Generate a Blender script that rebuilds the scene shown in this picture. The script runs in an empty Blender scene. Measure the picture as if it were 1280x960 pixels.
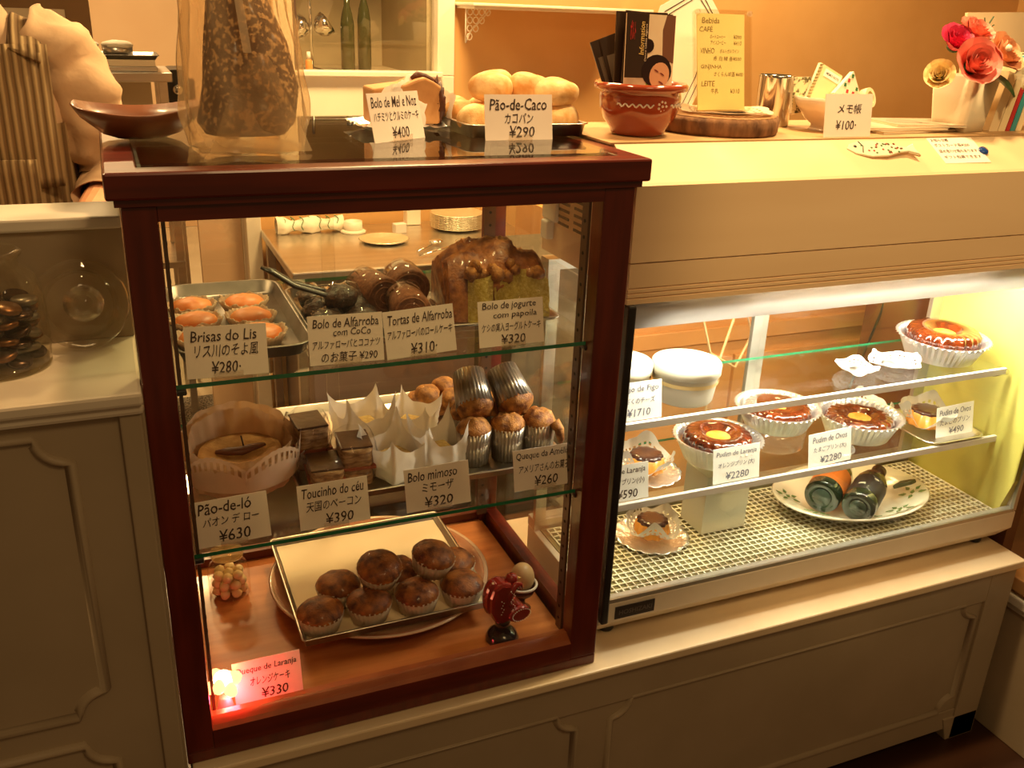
import bpy, math, random
from mathutils import Vector, Matrix, noise
# ---------------- camera, world, lights, exposure ----------------
S = bpy.context.scene
COL = S.collection
cam = bpy.data.objects.new('camera', bpy.data.cameras.new('camera'))
COL.objects.link(cam); S.camera = cam
CR = Vector((0.92160993, -0.38632612, 0.03724596)); CD = Vector((-0.11378162, -0.36068400, -0.92572177)); CF = Vector((0.37106452, 0.84891647, -0.37636677))
m = Matrix.Identity(4)
for i in range(3):
    m[i][0] = CR[i]; m[i][1] = -CD[i]; m[i][2] = -CF[i]
m.translation = (-0.00293, -1.05052, 0.96887)
cam.matrix_world = m
cam.data.sensor_width = 36; cam.data.lens = 1158.08 / 1280 * 36; cam.data.clip_start = 0.02
W = bpy.data.worlds.new('world'); S.world = W; W.use_nodes = True
bg = W.node_tree.nodes['Background']; bg.inputs[0].default_value = (1.0, 0.56, 0.22, 1); bg.inputs[1].default_value = 0.13
S.view_settings.view_transform = 'Standard'; S.view_settings.look = 'None'; S.view_settings.exposure = 0.0; S.view_settings.gamma = 1
S.cycles.use_denoising = True
S.cycles.transparent_max_bounces = 32; S.cycles.max_bounces = 9; S.cycles.sample_clamp_indirect = 6

def lamp(name, kind, loc, power, color, size=.2, target=None, spot=None, sizey=None):
    l = bpy.data.lights.new(name, kind); l.energy = power; l.color = color
    if kind == 'AREA':
        l.size = size
        if sizey: l.shape = 'RECTANGLE'; l.size_y = sizey
        else: l.shape = 'DISK'
    else: l.shadow_soft_size = size
    if spot: l.spot_size = math.radians(spot); l.spot_blend = .6
    o = bpy.data.objects.new(name, l); COL.objects.link(o); o.location = loc
    if target is not None:
        o.rotation_euler = (Vector(target) - Vector(loc)).to_track_quat('-Z', 'Y').to_euler()
    return o
WARM = (1.0, 0.66, 0.30)
lamp('ceiling_spot_counter', 'SPOT', (1.12, 0.07, 1.75), 66, (1, .71, .33), .05, (1.05, .12, .8), 95)
lamp('ceiling_spot_case', 'SPOT', (0.28, 0.04, 1.80), 40, (1, .60, .26), .06, (.3, .25, .6), 85)
lamp('ceiling_lamp_kitchen', 'AREA', (0.75, 1.10, 1.85), 44, (1, .68, .30), .35, (.75, 1.3, 0))
lamp('back_wall_fill', 'AREA', (1.9, 1.05, 1.80), 16, (1, .68, .30), .25, (1.7, 1.5, .6))  # added fill lamp that brightens the ochre wall on the right
lamp('ceiling_lamp_doorway', 'AREA', (0.0, 3.2, 1.85), 70, (1, .66, .30), .45, (0.0, 3.6, 0))
lamp('ceiling_lamp_staff', 'AREA', (-0.35, 1.05, 1.80), 10, (1, .68, .30), .2, (-.15, .80, .6))
lamp('ceiling_lamp_customer', 'AREA', (0.5, -1.5, 1.95), 7, WARM, .5, (.6, -.2, 0.1))
lamp('header_fill_spot', 'SPOT', (1.10, -1.15, 1.85), 58, (1, .68, .30), .06, (1.15, .0, .76), 36)  # added spot, its narrow beam lifts the header front only
lamp('fridge_tube_light', 'AREA', (1.11, 0.095, 0.575), 11, (1, .96, .80), .80, (1.11, .15, 0), sizey=.03)

# ---------------- materials ----------------
MATS = {}
def mat(name, c, rough=.5, metal=0., c2=None, scale=20., bump=0., bscale=None, emit=0., ecol=None, alpha=1., trans=0., coat=0., stretch=(1, 1, 1), detail=3., spec=.5, sss=0., contrast=None, wave=None, transl=0.):
    if name in MATS: return MATS[name]
    M = bpy.data.materials.new(name); M.use_nodes = True; MATS[name] = M
    N = M.node_tree.nodes; L = M.node_tree.links; B = N['Principled BSDF']
    B.inputs['Base Color'].default_value = (*c, 1); B.inputs['Roughness'].default_value = rough; B.inputs['Metallic'].default_value = metal
    B.inputs['Specular IOR Level'].default_value = spec
    if coat: B.inputs['Coat Weight'].default_value = coat; B.inputs['Coat Roughness'].default_value = .08
    if alpha < 1: B.inputs['Alpha'].default_value = alpha
    if trans: B.inputs['Transmission Weight'].default_value = trans
    if sss: B.inputs['Subsurface Weight'].default_value = sss; B.inputs['Subsurface Radius'].default_value = (.02, .01, .006); B.inputs['Subsurface Scale'].default_value = .3
    if emit: B.inputs['Emission Color'].default_value = (*(ecol or c), 1); B.inputs['Emission Strength'].default_value = emit
    if c2 or bump or wave:
        tc = N.new('ShaderNodeTexCoord'); mp = N.new('ShaderNodeMapping'); mp.inputs['Scale'].default_value = stretch
        L.new(tc.outputs['Object'], mp.inputs['Vector'])
        nz = N.new('ShaderNodeTexNoise'); nz.inputs['Scale'].default_value = scale; nz.inputs['Detail'].default_value = detail
        L.new(mp.outputs[0], nz.inputs['Vector'])
        src = nz.outputs['Fac']
        if wave:
            wv = N.new('ShaderNodeTexWave'); wv.inputs['Scale'].default_value = wave[0]; wv.inputs['Distortion'].default_value = wave[1]; wv.bands_direction = wave[2]
            wv.inputs['Detail'].default_value = 2
            L.new(mp.outputs[0], wv.inputs['Vector']); src = wv.outputs['Fac']
        if c2:
            r = N.new('ShaderNodeValToRGB'); lo, hi = contrast or (.35, .65)
            r.color_ramp.elements[0].position = lo; r.color_ramp.elements[1].position = hi
            r.color_ramp.elements[0].color = (*c, 1); r.color_ramp.elements[1].color = (*c2, 1)
            L.new(src, r.inputs[0]); L.new(r.outputs[0], B.inputs['Base Color'])
        if bump:
            b = N.new('ShaderNodeBump'); b.inputs['Strength'].default_value = min(1, bump); b.inputs['Distance'].default_value = .004 if (bscale or scale) < 120 else .0016
            if bscale:
                n2 = N.new('ShaderNodeTexNoise'); n2.inputs['Scale'].default_value = bscale; n2.inputs['Detail'].default_value = 4
                L.new(mp.outputs[0], n2.inputs['Vector']); L.new(n2.outputs['Fac'], b.inputs['Height'])
            else: L.new(src, b.inputs['Height'])
            L.new(b.outputs[0], B.inputs['Normal'])
    if transl:
        t = N.new('ShaderNodeBsdfTranslucent'); t.inputs[0].default_value = (*c, 1); mx = N.new('ShaderNodeMixShader'); mx.inputs[0].default_value = transl
        L.new(B.outputs[0], mx.inputs[1]); L.new(t.outputs[0], mx.inputs[2]); L.new(mx.outputs[0], N['Material Output'].inputs[0])
    return M

def thin_glass(name, tint=(1, 1, 1), refl=1., rough=0., haze=0., hcol=(1, 1, 1), bump=0., bscale=30, ior=1.45):
    """clear sheet: see-through with a fresnel reflection; haze adds a share of diffuse film (paper, plastic)"""
    if name in MATS: return MATS[name]
    M = bpy.data.materials.new(name); M.use_nodes = True; MATS[name] = M
    N = M.node_tree.nodes; L = M.node_tree.links; N.remove(N['Principled BSDF']); O = N['Material Output']
    t = N.new('ShaderNodeBsdfTransparent'); t.inputs[0].default_value = (*tint, 1)
    g = N.new('ShaderNodeBsdfGlossy'); g.inputs['Roughness'].default_value = rough; g.inputs[0].default_value = (refl, refl, refl, 1)
    lw = N.new('ShaderNodeLayerWeight'); lw.inputs[0].default_value = .5
    pw = N.new('ShaderNodeMath'); pw.operation = 'POWER'; pw.inputs[1].default_value = 5
    f = N.new('ShaderNodeMath'); f.operation = 'MULTIPLY_ADD'; f0 = ((ior - 1) / (ior + 1)) ** 2; f.inputs[1].default_value = 1 - f0; f.inputs[2].default_value = f0
    L.new(lw.outputs['Facing'], pw.inputs[0]); L.new(pw.outputs[0], f.inputs[0])
    mx = N.new('ShaderNodeMixShader')
    if bump:
        tc = N.new('ShaderNodeTexCoord'); n2 = N.new('ShaderNodeTexNoise'); n2.inputs['Scale'].default_value = bscale; n2.inputs['Detail'].default_value = 2
        b = N.new('ShaderNodeBump'); b.inputs['Strength'].default_value = bump; b.inputs['Distance'].default_value = .01
        L.new(tc.outputs['Object'], n2.inputs['Vector']); L.new(n2.outputs['Fac'], b.inputs['Height'])
        L.new(b.outputs[0], g.inputs['Normal']); L.new(b.outputs[0], lw.inputs['Normal'])
    base = t.outputs[0]
    if haze:
        d = N.new('ShaderNodeBsdfDiffuse'); d.inputs[0].default_value = (*hcol, 1)
        tl = N.new('ShaderNodeBsdfTranslucent'); tl.inputs[0].default_value = (*hcol, 1)
        m0 = N.new('ShaderNodeMixShader'); m0.inputs[0].default_value = .5; L.new(d.outputs[0], m0.inputs[1]); L.new(tl.outputs[0], m0.inputs[2])
        m1 = N.new('ShaderNodeMixShader'); m1.inputs[0].default_value = haze
        L.new(t.outputs[0], m1.inputs[1]); L.new(m0.outputs[0], m1.inputs[2]); base = m1.outputs[0]
    L.new(f.outputs[0], mx.inputs[0]); L.new(base, mx.inputs[1]); L.new(g.outputs[0], mx.inputs[2]); L.new(mx.outputs[0], O.inputs[0])
    return M

WOOD = mat('mahogany', (.090, .0085, .0035), .30, c2=(.15, .016, .005), scale=55, stretch=(1, 1, .12), coat=.35, bump=.05)
WOODH = mat('mahogany_horizontal', (.090, .0085, .0035), .30, c2=(.15, .016, .005), scale=55, stretch=(.12, 1, 1), coat=.35, bump=.05)
DECK = mat('case_floor_wood', (.42, .13, .035), .30, c2=(.56, .20, .06), scale=45, stretch=(.12, 1, 1), coat=.3)
GLASS = thin_glass('clear_glass', (.99, .985, .965), .9)
TOPGLASS = thin_glass('top_glass', (.80, .86, .82), 1.0, ior=1.6)
GEDGE = mat('glass_green_edge', (.01, .16, .07), .15, c2=(.015, .22, .10), scale=30)
SHELFG = thin_glass('shelf_glass', (.95, .97, .94), .8)
CREAM = mat('cream_paint', (.66, .60, .50), .45, c2=(.72, .66, .55), scale=6, bump=.03, bscale=60)
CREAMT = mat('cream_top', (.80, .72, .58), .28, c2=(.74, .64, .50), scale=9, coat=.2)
HEADER = mat('header_board', (.80, .56, .33), .5, c2=(.85, .61, .37), scale=12, stretch=(.15, 1, 1))
WALL = mat('ochre_wall', (.66, .37, .13), .8, c2=(.72, .42, .16), scale=5, bump=.06, bscale=80)
WHITEP = mat('white_frame_paint', (.82, .72, .56), .4, c2=(.86, .76, .6), scale=8)
PAPER = mat('card_paper', (.90, .76, .66), .75, c2=(.94, .80, .70), scale=14)
PAPERW = mat('white_card', (.90, .90, .86), .75, c2=(.94, .94, .9), scale=14)
INK = mat('brown_ink', (.030, .012, .007), .6, c2=(.05, .02, .012), scale=60)
BINK = mat('blue_black_ink', (.10, .11, .17), .6, c2=(.2, .2, .26), scale=60)
STEEL = mat('steel', (.62, .58, .52), .28, metal=1, c2=(.70, .66, .60), scale=40, stretch=(.05, 1, 1), bump=.03)
DSTEEL = mat('dark_tray', (.16, .15, .13), .35, metal=.8, c2=(.22, .2, .18), scale=25)
CHROME = mat('chrome', (.75, .72, .66), .12, metal=1, c2=(.8, .77, .7), scale=10)
FOIL = mat('foil', (.86, .86, .86), .28, metal=.88, c2=(.95, .95, .95), scale=60, bump=.9, bscale=190)
BLACK = mat('black_plastic', (.012, .011, .011), .35, c2=(.02, .018, .018), scale=30)
CUP = mat('paper_cup', (.80, .66, .50), .7, c2=(.86, .74, .58), scale=120, transl=.3)
PAPERWRAP = mat('wax_paper', (.84, .78, .70), .45, c2=(.90, .85, .78), scale=10, bump=.3, bscale=25, transl=.35)
DOILY = mat('white_doily', (.70, .70, .67), .7, c2=(.76, .76, .72), scale=40, transl=.25)
CRUST = mat('muffin_crust', (.085, .014, .004), .45, c2=(.52, .17, .025), scale=55, bump=.8, bscale=420, coat=.2, contrast=(.32, .70))
CRUST2 = mat('golden_crust', (.16, .040, .009), .55, c2=(.66, .29, .06), scale=85, bump=.9, bscale=450, contrast=(.3, .7))
BUN = mat('pale_bun', (.66, .34, .10), .75, c2=(.90, .66, .34), scale=40, bump=.4, bscale=260, sss=.1)
CHOC = mat('dark_cake', (.022, .010, .006), .35, c2=(.07, .03, .014), scale=160, bump=.9, bscale=350, coat=.3)
WRAP = thin_glass('cling_wrap', (.98, .97, .96), .6, .04, .02, (.9, .85, .8), .9, 18)
SILC = mat('silver_fluted_cup', (.42, .38, .33), .3, metal=.85, c2=(.55, .5, .44), scale=20)

# ---------------- mesh helpers ----------------
class MB:
    def __init__(s): s.v = []; s.f = []; s.mi = []; s.sm = []
    def add(s, vs, fs, M=None, mi=0, smooth=False):
        o = len(s.v)
        s.v += [tuple(M @ Vector(p)) for p in vs] if M is not None else [tuple(p) for p in vs]
        for f in fs: s.f.append(tuple(o + i for i in f)); s.mi.append(mi); s.sm.append(smooth)
        return s
    def box(s, a, b, mi=0, M=None):
        x0, y0, z0 = a; x1, y1, z1 = b
        v = [(x0, y0, z0), (x1, y0, z0), (x1, y1, z0), (x0, y1, z0), (x0, y0, z1), (x1, y0, z1), (x1, y1, z1), (x0, y1, z1)]
        return s.add(v, [(0, 3, 2, 1), (4, 5, 6, 7), (0, 1, 5, 4), (1, 2, 6, 5), (2, 3, 7, 6), (3, 0, 4, 7)], M, mi)
    def prism(s, pts, lo, hi, axis='z', mi=0, M=None, smooth=False):
        n = len(pts)
        def P(p, h): return {'z': (p[0], p[1], h), 'y': (p[0], h, p[1]), 'x': (h, p[0], p[1])}[axis]
        v = [P(p, lo) for p in pts] + [P(p, hi) for p in pts]
        s.add(v, [tuple(range(n))[::-1], tuple(range(n, 2 * n))], M, mi)
        o = len(s.v) - 2 * n
        for i in range(n):
            j = (i + 1) % n; s.f.append((o + i, o + j, o + n + j, o + n + i)); s.mi.append(mi); s.sm.append(smooth)
        return s
    def lathe(s, prof, seg=32, M=None, mi=0, fn=None, smooth=True, arc=None):
        v = []
        for k, (r, z) in enumerate(prof):
            for i in range(seg):
                a = 2 * math.pi * i / seg; x, y, zz = r * math.cos(a), r * math.sin(a), z
                if fn: x, y, zz = fn(x, y, zz, a, k)
                v.append((x, y, zz))
        f = []
        for k in range(len(prof) - 1):
            for i in range(seg):
                j = (i + 1) % seg
                f.append((k * seg + i, k * seg + j, (k + 1) * seg + j, (k + 1) * seg + i))
        if prof[0][0] > 1e-6: f.append(tuple(range(seg))[::-1])
        if prof[-1][0] > 1e-6: f.append(tuple((len(prof) - 1) * seg + i for i in range(seg)))
        return s.add(v, f, M, mi, smooth)
    def shell(s, prof, seg=32, M=None, mi=0, fn=None):
        """open lathe (no caps)"""
        n = len(s.f); s.lathe(prof, seg, M, mi, fn)
        k = len(prof) - 1
        keep = n + k * seg
        s.f = s.f[:keep]; s.mi = s.mi[:keep]; s.sm = s.sm[:keep]
        return s
    def tube(s, pts, r, seg=8, mi=0, M=None, cap=True, closed=False, flat=None):
        P = [Vector(p) for p in pts]; n = len(P); rs = r if isinstance(r, (list, tuple)) else [r] * n
        v = []; up = None
        for i in range(n):
            a = P[(i - 1) % n] if (closed or i > 0) else P[i]; b = P[(i + 1) % n] if (closed or i < n - 1) else P[i]
            t = (b - a).normalized()
            if up is None: up = Vector((0, 0, 1)) if abs(t.z) < .9 else Vector((0, 1, 0))
            x = t.cross(up).normalized(); y = x.cross(t).normalized(); up = y
            for k in range(seg):
                an = 2 * math.pi * k / seg
                v.append(P[i] + x * math.cos(an) * rs[i] + y * math.sin(an) * rs[i] * (flat or 1))
        f = []
        for i in range(n if closed else n - 1):
            i2 = (i + 1) % n
            for k in range(seg):
                j = (k + 1) % seg; f.append((i * seg + k, i * seg + j, i2 * seg + j, i2 * seg + k))
        if cap and not closed: f += [tuple(range(seg))[::-1], tuple((n - 1) * seg + k for k in range(seg))]
        return s.add(v, f, M, mi, True)
    def grid(s, fn, nu, nv, M=None, mi=0, closed_u=False, smooth=True):
        v = [fn(i / (nu if closed_u else nu - 1), j / (nv - 1)) for j in range(nv) for i in range(nu)]
        f = []
        for j in range(nv - 1):
            for i in range(nu if closed_u else nu - 1):
                i2 = (i + 1) % nu; f.append((j * nu + i, j * nu + i2, (j + 1) * nu + i2, (j + 1) * nu + i))
        return s.add(v, f, M, mi, smooth)
    def ball(s, c, r, seg=20, rings=12, nz=0., nf=8., M=None, mi=0, seed=0):
        rx, ry, rz = r if isinstance(r, (tuple, list)) else (r, r, r)
        v = []
        for j in range(rings + 1):
            th = math.pi * j / rings
            for i in range(seg):
                a = 2 * math.pi * i / seg; d = Vector((math.sin(th) * math.cos(a), math.sin(th) * math.sin(a), -math.cos(th)))
                k = 1 + (nz * noise.noise(d * nf + Vector((seed * 3.1, seed, 0))) if nz else 0)
                v.append((c[0] + d.x * rx * k, c[1] + d.y * ry * k, c[2] + d.z * rz * k))
        f = [(j * seg + i, j * seg + (i + 1) % seg, (j + 1) * seg + (i + 1) % seg, (j + 1) * seg + i) for j in range(rings) for i in range(seg)]
        return s.add(v, f, M, mi, True)
    def mesh(s, name, mats):
        me = bpy.data.meshes.new(name); me.from_pydata(s.v, [], s.f); me.validate()
        for m_ in (mats if isinstance(mats, (list, tuple)) else [mats]): me.materials.append(m_)
        if len(me.polygons) == len(s.f):
            me.polygons.foreach_set('material_index', s.mi); me.polygons.foreach_set('use_smooth', s.sm)
        else:
            me.polygons.foreach_set('use_smooth', [any(s.sm)] * len(me.polygons))
        me.update(); return me

def obj(name, mb, mats, parent=None, loc=(0, 0, 0), rot=(0, 0, 0), bevel=0, sub=0, solid=0):
    me = mb.mesh(name, mats) if isinstance(mb, MB) else mb
    o = bpy.data.objects.new(name, me); COL.objects.link(o); o.parent = parent; o.location = loc; o.rotation_euler = rot
    if solid: md = o.modifiers.new('solid', 'SOLIDIFY'); md.thickness = solid; md.offset = 0
    if bevel: md = o.modifiers.new('bevel', 'BEVEL'); md.width = bevel; md.segments = 2; md.limit_method = 'ANGLE'; md.angle_limit = .7
    if sub: md = o.modifiers.new('sub', 'SUBSURF'); md.levels = sub; md.render_levels = sub
    return o
def tag(o, label, cat, group=None, kind=None):
    if label: o['label'] = label
    if cat: o['category'] = cat
    if group: o['group'] = group
    if kind: o['kind'] = kind
    return o
def thing(name, label, cat, loc=(0, 0, 0), rot=(0, 0, 0), group=None):
    o = bpy.data.objects.new(name, None); COL.objects.link(o); o.empty_display_size = .02
    o.location = loc; o.rotation_euler = rot if isinstance(rot, tuple) else (0, 0, rot)
    return tag(o, label, cat, group)
def struct(name, mb, mats, **k):
    o = obj(name, mb, mats, **k); o['kind'] = 'structure'; return o
def copy_tree(o, parent=None, **kw):
    c = o.copy(); COL.objects.link(c); c.parent = parent
    for ch in [x for x in o.children]: copy_tree(ch, c)
    return c
def dup(root, label, loc, rot=(0, 0, 0), scale=1., group=None):
    c = copy_tree(root); c.location = loc; c.rotation_euler = rot if isinstance(rot, tuple) else (0, 0, rot); c.scale = (scale,) * 3 if not isinstance(scale, tuple) else scale
    c['label'] = label
    if group: c['group'] = group
    return c
def R(*a): return Matrix.Rotation(math.radians(a[0]), 4, a[1])
def T(*p): return Matrix.Translation(p)
def rrect(x0, y0, x1, y1, r, n=5):
    p = []
    for cx, cy, a0 in ((x1 - r, y0 + r, -90), (x1 - r, y1 - r, 0), (x0 + r, y1 - r, 90), (x0 + r, y0 + r, 180)):
        for i in range(n + 1):
            a = math.radians(a0 + 90 * i / n); p.append((cx + r * math.cos(a), cy + r * math.sin(a)))
    return p
def ellipse(cx, cy, rx, ry, n=24): return [(cx + rx * math.cos(2 * math.pi * i / n), cy + ry * math.sin(2 * math.pi * i / n)) for i in range(n)]

# handwriting: each line (text, centre x, centre y, width, height) in millimetres on a sheet standing in the local XZ plane
_txt = {}
def letters(lines, name='lettering', wob=.35, seed=0, offset=.007, depth_y=-.0006, bold=False):
    mb = MB()
    for k, (t, cx, cz, w, h) in enumerate(lines):
        for off in ((.014 if bold else offset), 0.0, .003, -.002, .02):    # a few glyphs only fill at certain weights
            cu = bpy.data.curves.new('t', 'FONT'); cu.body = t; cu.resolution_u = 2; cu.offset = off
            o = bpy.data.objects.new('t', cu); COL.objects.link(o)
            me = bpy.data.meshes.new_from_object(o.evaluated_get(bpy.context.evaluated_depsgraph_get()))
            if sum(p.area for p in me.polygons) > .03 * len(t.replace(' ', '')): break
            COL.objects.unlink(o); bpy.data.objects.remove(o); bpy.data.curves.remove(cu); bpy.data.meshes.remove(me); o = None
        if o is None: continue
        vs = [v.co.copy() for v in me.vertices]; fs = [tuple(p.vertices) for p in me.polygons]
        COL.objects.unlink(o); bpy.data.objects.remove(o); bpy.data.curves.remove(cu); bpy.data.meshes.remove(me)
        if not vs: continue
        x0 = min(v.x for v in vs); x1 = max(v.x for v in vs); y0 = min(v.y for v in vs); y1 = max(v.y for v in vs)
        out = []
        for v in vs:
            x = (v.x - x0) / (x1 - x0) - .5; y = (v.y - y0) / (y1 - y0) - .5
            X = cx + x * w + (.12 * y * h if wob else 0); Z = cz + y * h
            if wob:
                q = Vector((X * .22, Z * .22, seed * 7.3 + k * 3.1)); X += noise.noise(q) * wob * 1.6; Z += noise.noise(q + Vector((9, 4, 2))) * wob * 3.0
            out.append((X / 1000, depth_y, Z / 1000))
        mb.add(out, fs)
    return mb
def price_card(lines, label, loc, rz=0, roll=0, w=95, h=62, lean=12, ink=None, paper=None, clip=True, seed=0, group='handwritten price cards', corner=None):
    t = thing('price_card', label, 'price card', loc, (0, 0, math.radians(rz)), group)
    Mx = R(-lean, 'X') @ R(roll, 'Y')
    e = Mx.to_euler()
    s = MB(); s.box((-w / 2000, -.0003, 0), (w / 2000, .0004, h / 1000)); sh = obj('card_sheet', s, paper or PAPER, t, rot=tuple(e))
    l = letters(lines, seed=seed); obj('lettering', l, ink or INK, t, rot=tuple(e))
    if clip:
        c = MB(); c.box((-.017, -.006, 0), (.017, -.0035, .008)); c.box((-.017, -.006, -.0), (.017, .010, .0015)); c.box((-.017, .004, 0), (.017, .0065, .007))
        obj('clear_clip', c, thin_glass('acrylic', (.95, .93, .9), 1., .02, .12, (.9, .8, .7)), t)
    return t
# ---------------- setting ----------------
FL = -0.44
b = MB(); b.box((-1.6, -2.2, FL - .03), (3.2, 1.75, FL)); struct('floor', b, mat('dark_floor', (.035, .012, .006), .35, c2=(.06, .022, .01), scale=6, stretch=(.2, 2, 1)))
b = MB(); b.box((-1.6, 1.75, FL - .03), (1.2, 5.3, FL - .002)); struct('floor_kitchen', b, mat('kitchen_floor', (.74, .62, .44), .5, c2=(.80, .68, .5), scale=8))
b = MB()
b.box((.957, 1.68, FL), (3.2, 1.75, 2.0)); b.box((.372, 1.68, FL), (.957, 1.75, .55)); b.box((.372, 1.68, 1.42), (.957, 1.75, 2.0)); b.box((.372, 1.68, .55), (.44, 1.75, 1.42))
struct('wall_back', b, WALL)
b = MB(); b.box((3.2, -.2, FL), (3.26, 1.75, 2.0)); struct('wall_right', b, WALL)
b = MB(); b.box((-1.6, 5.3, FL), (1.2, 5.36, 2.0)); struct('wall_kitchen', b, mat('kitchen_wall', (.80, .55, .32), .6, c2=(.84, .60, .36), scale=3))
b = MB(); b.box((-1.66, 1.0, FL), (-1.6, 5.3, 2.0)); struct('wall_left', b, mat('kitchen_wall', (.8, .7, .5)))
b = MB(); b.box((.9, 1.75, FL), (.96, 2.3, 2.0)); b.box((.36, 2.25, FL), (.96, 2.3, 2.0)); struct('wall_pantry', b, mat('pantry_wall', (.40, .32, .19), .6, c2=(.46, .37, .22), scale=4))
# window with a cream panel beneath
w = struct('window_1', MB().box((.44, 1.66, .55), (.957, 1.72, .775)).box((.905, 1.66, .775), (.957, 1.72, 1.42)).box((.44, 1.66, .775), (.492, 1.72, 1.42)).box((.44, 1.66, 1.38), (.957, 1.72, 1.42)), WHITEP, bevel=.003)
obj('pane', MB().box((.492, 1.695, .784), (.905, 1.70, 1.38)), GLASS, w)
obj('sill', MB().box((.485, 1.640, .772), (.915, 1.70, .786)), WHITEP, w, bevel=.002)
obj('glazing_stop', MB().box((.497, 1.67, .786), (.505, 1.695, 1.38)), mat('dark_trim', (.08, .04, .02)), w)
# door leaf and its frame
d = struct('door_1', MB().box((.205, 1.70, FL + .01), (.322, 1.74, 2.0)), mat('door_paint', (.62, .40, .23), .5, c2=(.66, .44, .26), scale=4))
obj('door_lock', MB().box((.212, 1.675, .70), (.226, 1.70, .76)).box((.210, 1.67, .62), (.224, 1.70, .645)), mat('bronze', (.12, .06, .03), .35, metal=.8), d, bevel=.003)
struct('trim_1', MB().box((.331, 1.65, FL), (.372, 1.76, 2.0)), WHITEP, bevel=.002)
# speckled mat in the doorway
t = obj('door_mat', MB().prism(rrect(.0, 1.80, .33, 2.36, .02), FL - .002, FL + .008), mat('speckled_mat', (.05, .04, .035), .9, c2=(.42, .36, .28), scale=160, contrast=(.4, .6)), bevel=.002)
tag(t, 'speckled grey mat lying in the kitchen doorway', 'mat')

# ---- counter cabinet under both glass cases ----
def mould(pts, y, r=.0065):
    return [(p[0], y, p[1]) for p in pts]
def notch(x0, z0, x1, z1, r=.036, n=6):
    """rectangle outline with scooped corners, as a closed polyline"""
    P = []
    for cx, cz, a0 in ((x1, z1, 270), (x0, z1, 360), (x0, z0, 90), (x1, z0, 180)):
        seg = []
        for i in range(n + 1):
            a = math.radians(a0 - 90 * i / n); seg.append((cx + r * math.cos(a), cz + r * math.sin(a)))
        P += seg
    return P
def ogee(P, y, w=.013, h=.008):
    """half-round moulding swept round a closed outline on a plane facing the front"""
    n = len(P); mb = MB(); v = []; prof = [(-.5, 0), (-.42, .6), (-.15, 1), (.15, .85), (.3, .35), (.5, 0)]
    for i in range(n):
        a = Vector(P[i - 1]); c = Vector(P[(i + 1) % n]); p = Vector(P[i]); t = (c - a).normalized(); nn = Vector((-t.y, t.x))
        for (o, k) in prof: v.append((p.x + nn.x * o * w, y - k * h, p.y + nn.y * o * w))
    m_ = len(prof); f = []
    for i in range(n):
        j = (i + 1) % n
        for k in range(m_ - 1): f.append((i * m_ + k, i * m_ + k + 1, j * m_ + k + 1, j * m_ + k))
    return mb.add(v, f, smooth=True)
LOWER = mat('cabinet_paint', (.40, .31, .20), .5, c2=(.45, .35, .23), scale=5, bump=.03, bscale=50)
cb = thing('counter_cabinet', 'long low cream panelled cabinet carrying the two glass display cases', 'cabinet', (0, 0, FL))
Z = -FL
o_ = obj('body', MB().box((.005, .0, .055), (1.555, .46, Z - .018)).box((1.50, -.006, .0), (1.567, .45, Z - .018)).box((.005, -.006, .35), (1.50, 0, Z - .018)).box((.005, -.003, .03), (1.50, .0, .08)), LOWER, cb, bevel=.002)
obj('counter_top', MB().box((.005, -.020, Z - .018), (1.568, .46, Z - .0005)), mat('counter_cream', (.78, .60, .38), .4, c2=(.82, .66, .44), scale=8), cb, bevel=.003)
obj('panel_moulding', ogee(notch(.660, .085, 1.482, Z - .088), -.0), LOWER, cb)
obj('panel_moulding', ogee(notch(.04, .085, .592, Z - .088), -.0), LOWER, cb)
obj('foot', MB().prism([(1.49, 0), (1.567, 0), (1.567, .06), (1.47, .06)], -.006, .05, 'y'), LOWER, cb, bevel=.002)

# ---- left cabinet ----
lc = thing('side_cabinet', 'tall cream cabinet with a glossy ledge beside the mahogany display case', 'cabinet', (-.6, 0, FL))
LX = .6
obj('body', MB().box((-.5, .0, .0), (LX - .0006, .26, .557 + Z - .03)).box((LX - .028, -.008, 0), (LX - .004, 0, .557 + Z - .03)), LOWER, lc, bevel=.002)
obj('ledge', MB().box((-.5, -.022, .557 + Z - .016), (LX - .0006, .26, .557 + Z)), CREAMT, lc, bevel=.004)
obj('ledge_moulding', MB().box((-.5, -.014, .557 + Z - .030), (LX - .0006, .02, .557 + Z - .016)), CREAMT, lc, bevel=.005)
obj('riser', MB().box((-.5, .178, .557 + Z), (LX - .0006, .26, .700 + Z)), LOWER, lc, bevel=.002)
obj('riser_top', MB().box((-.5, .168, .700 + Z), (LX - .0006, .265, .716 + Z)), CREAM, lc, bevel=.003)
obj('panel_moulding', ogee([(p[0] + LX, p[1] + Z) for p in notch(-.42, .122, -.085, .508, .034)], -.0), LOWER, lc)
obj('panel_moulding', ogee([(p[0] + LX, p[1] + Z) for p in notch(-.42, -.30, -.085, .075, .034)], -.0), LOWER, lc)

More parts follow.
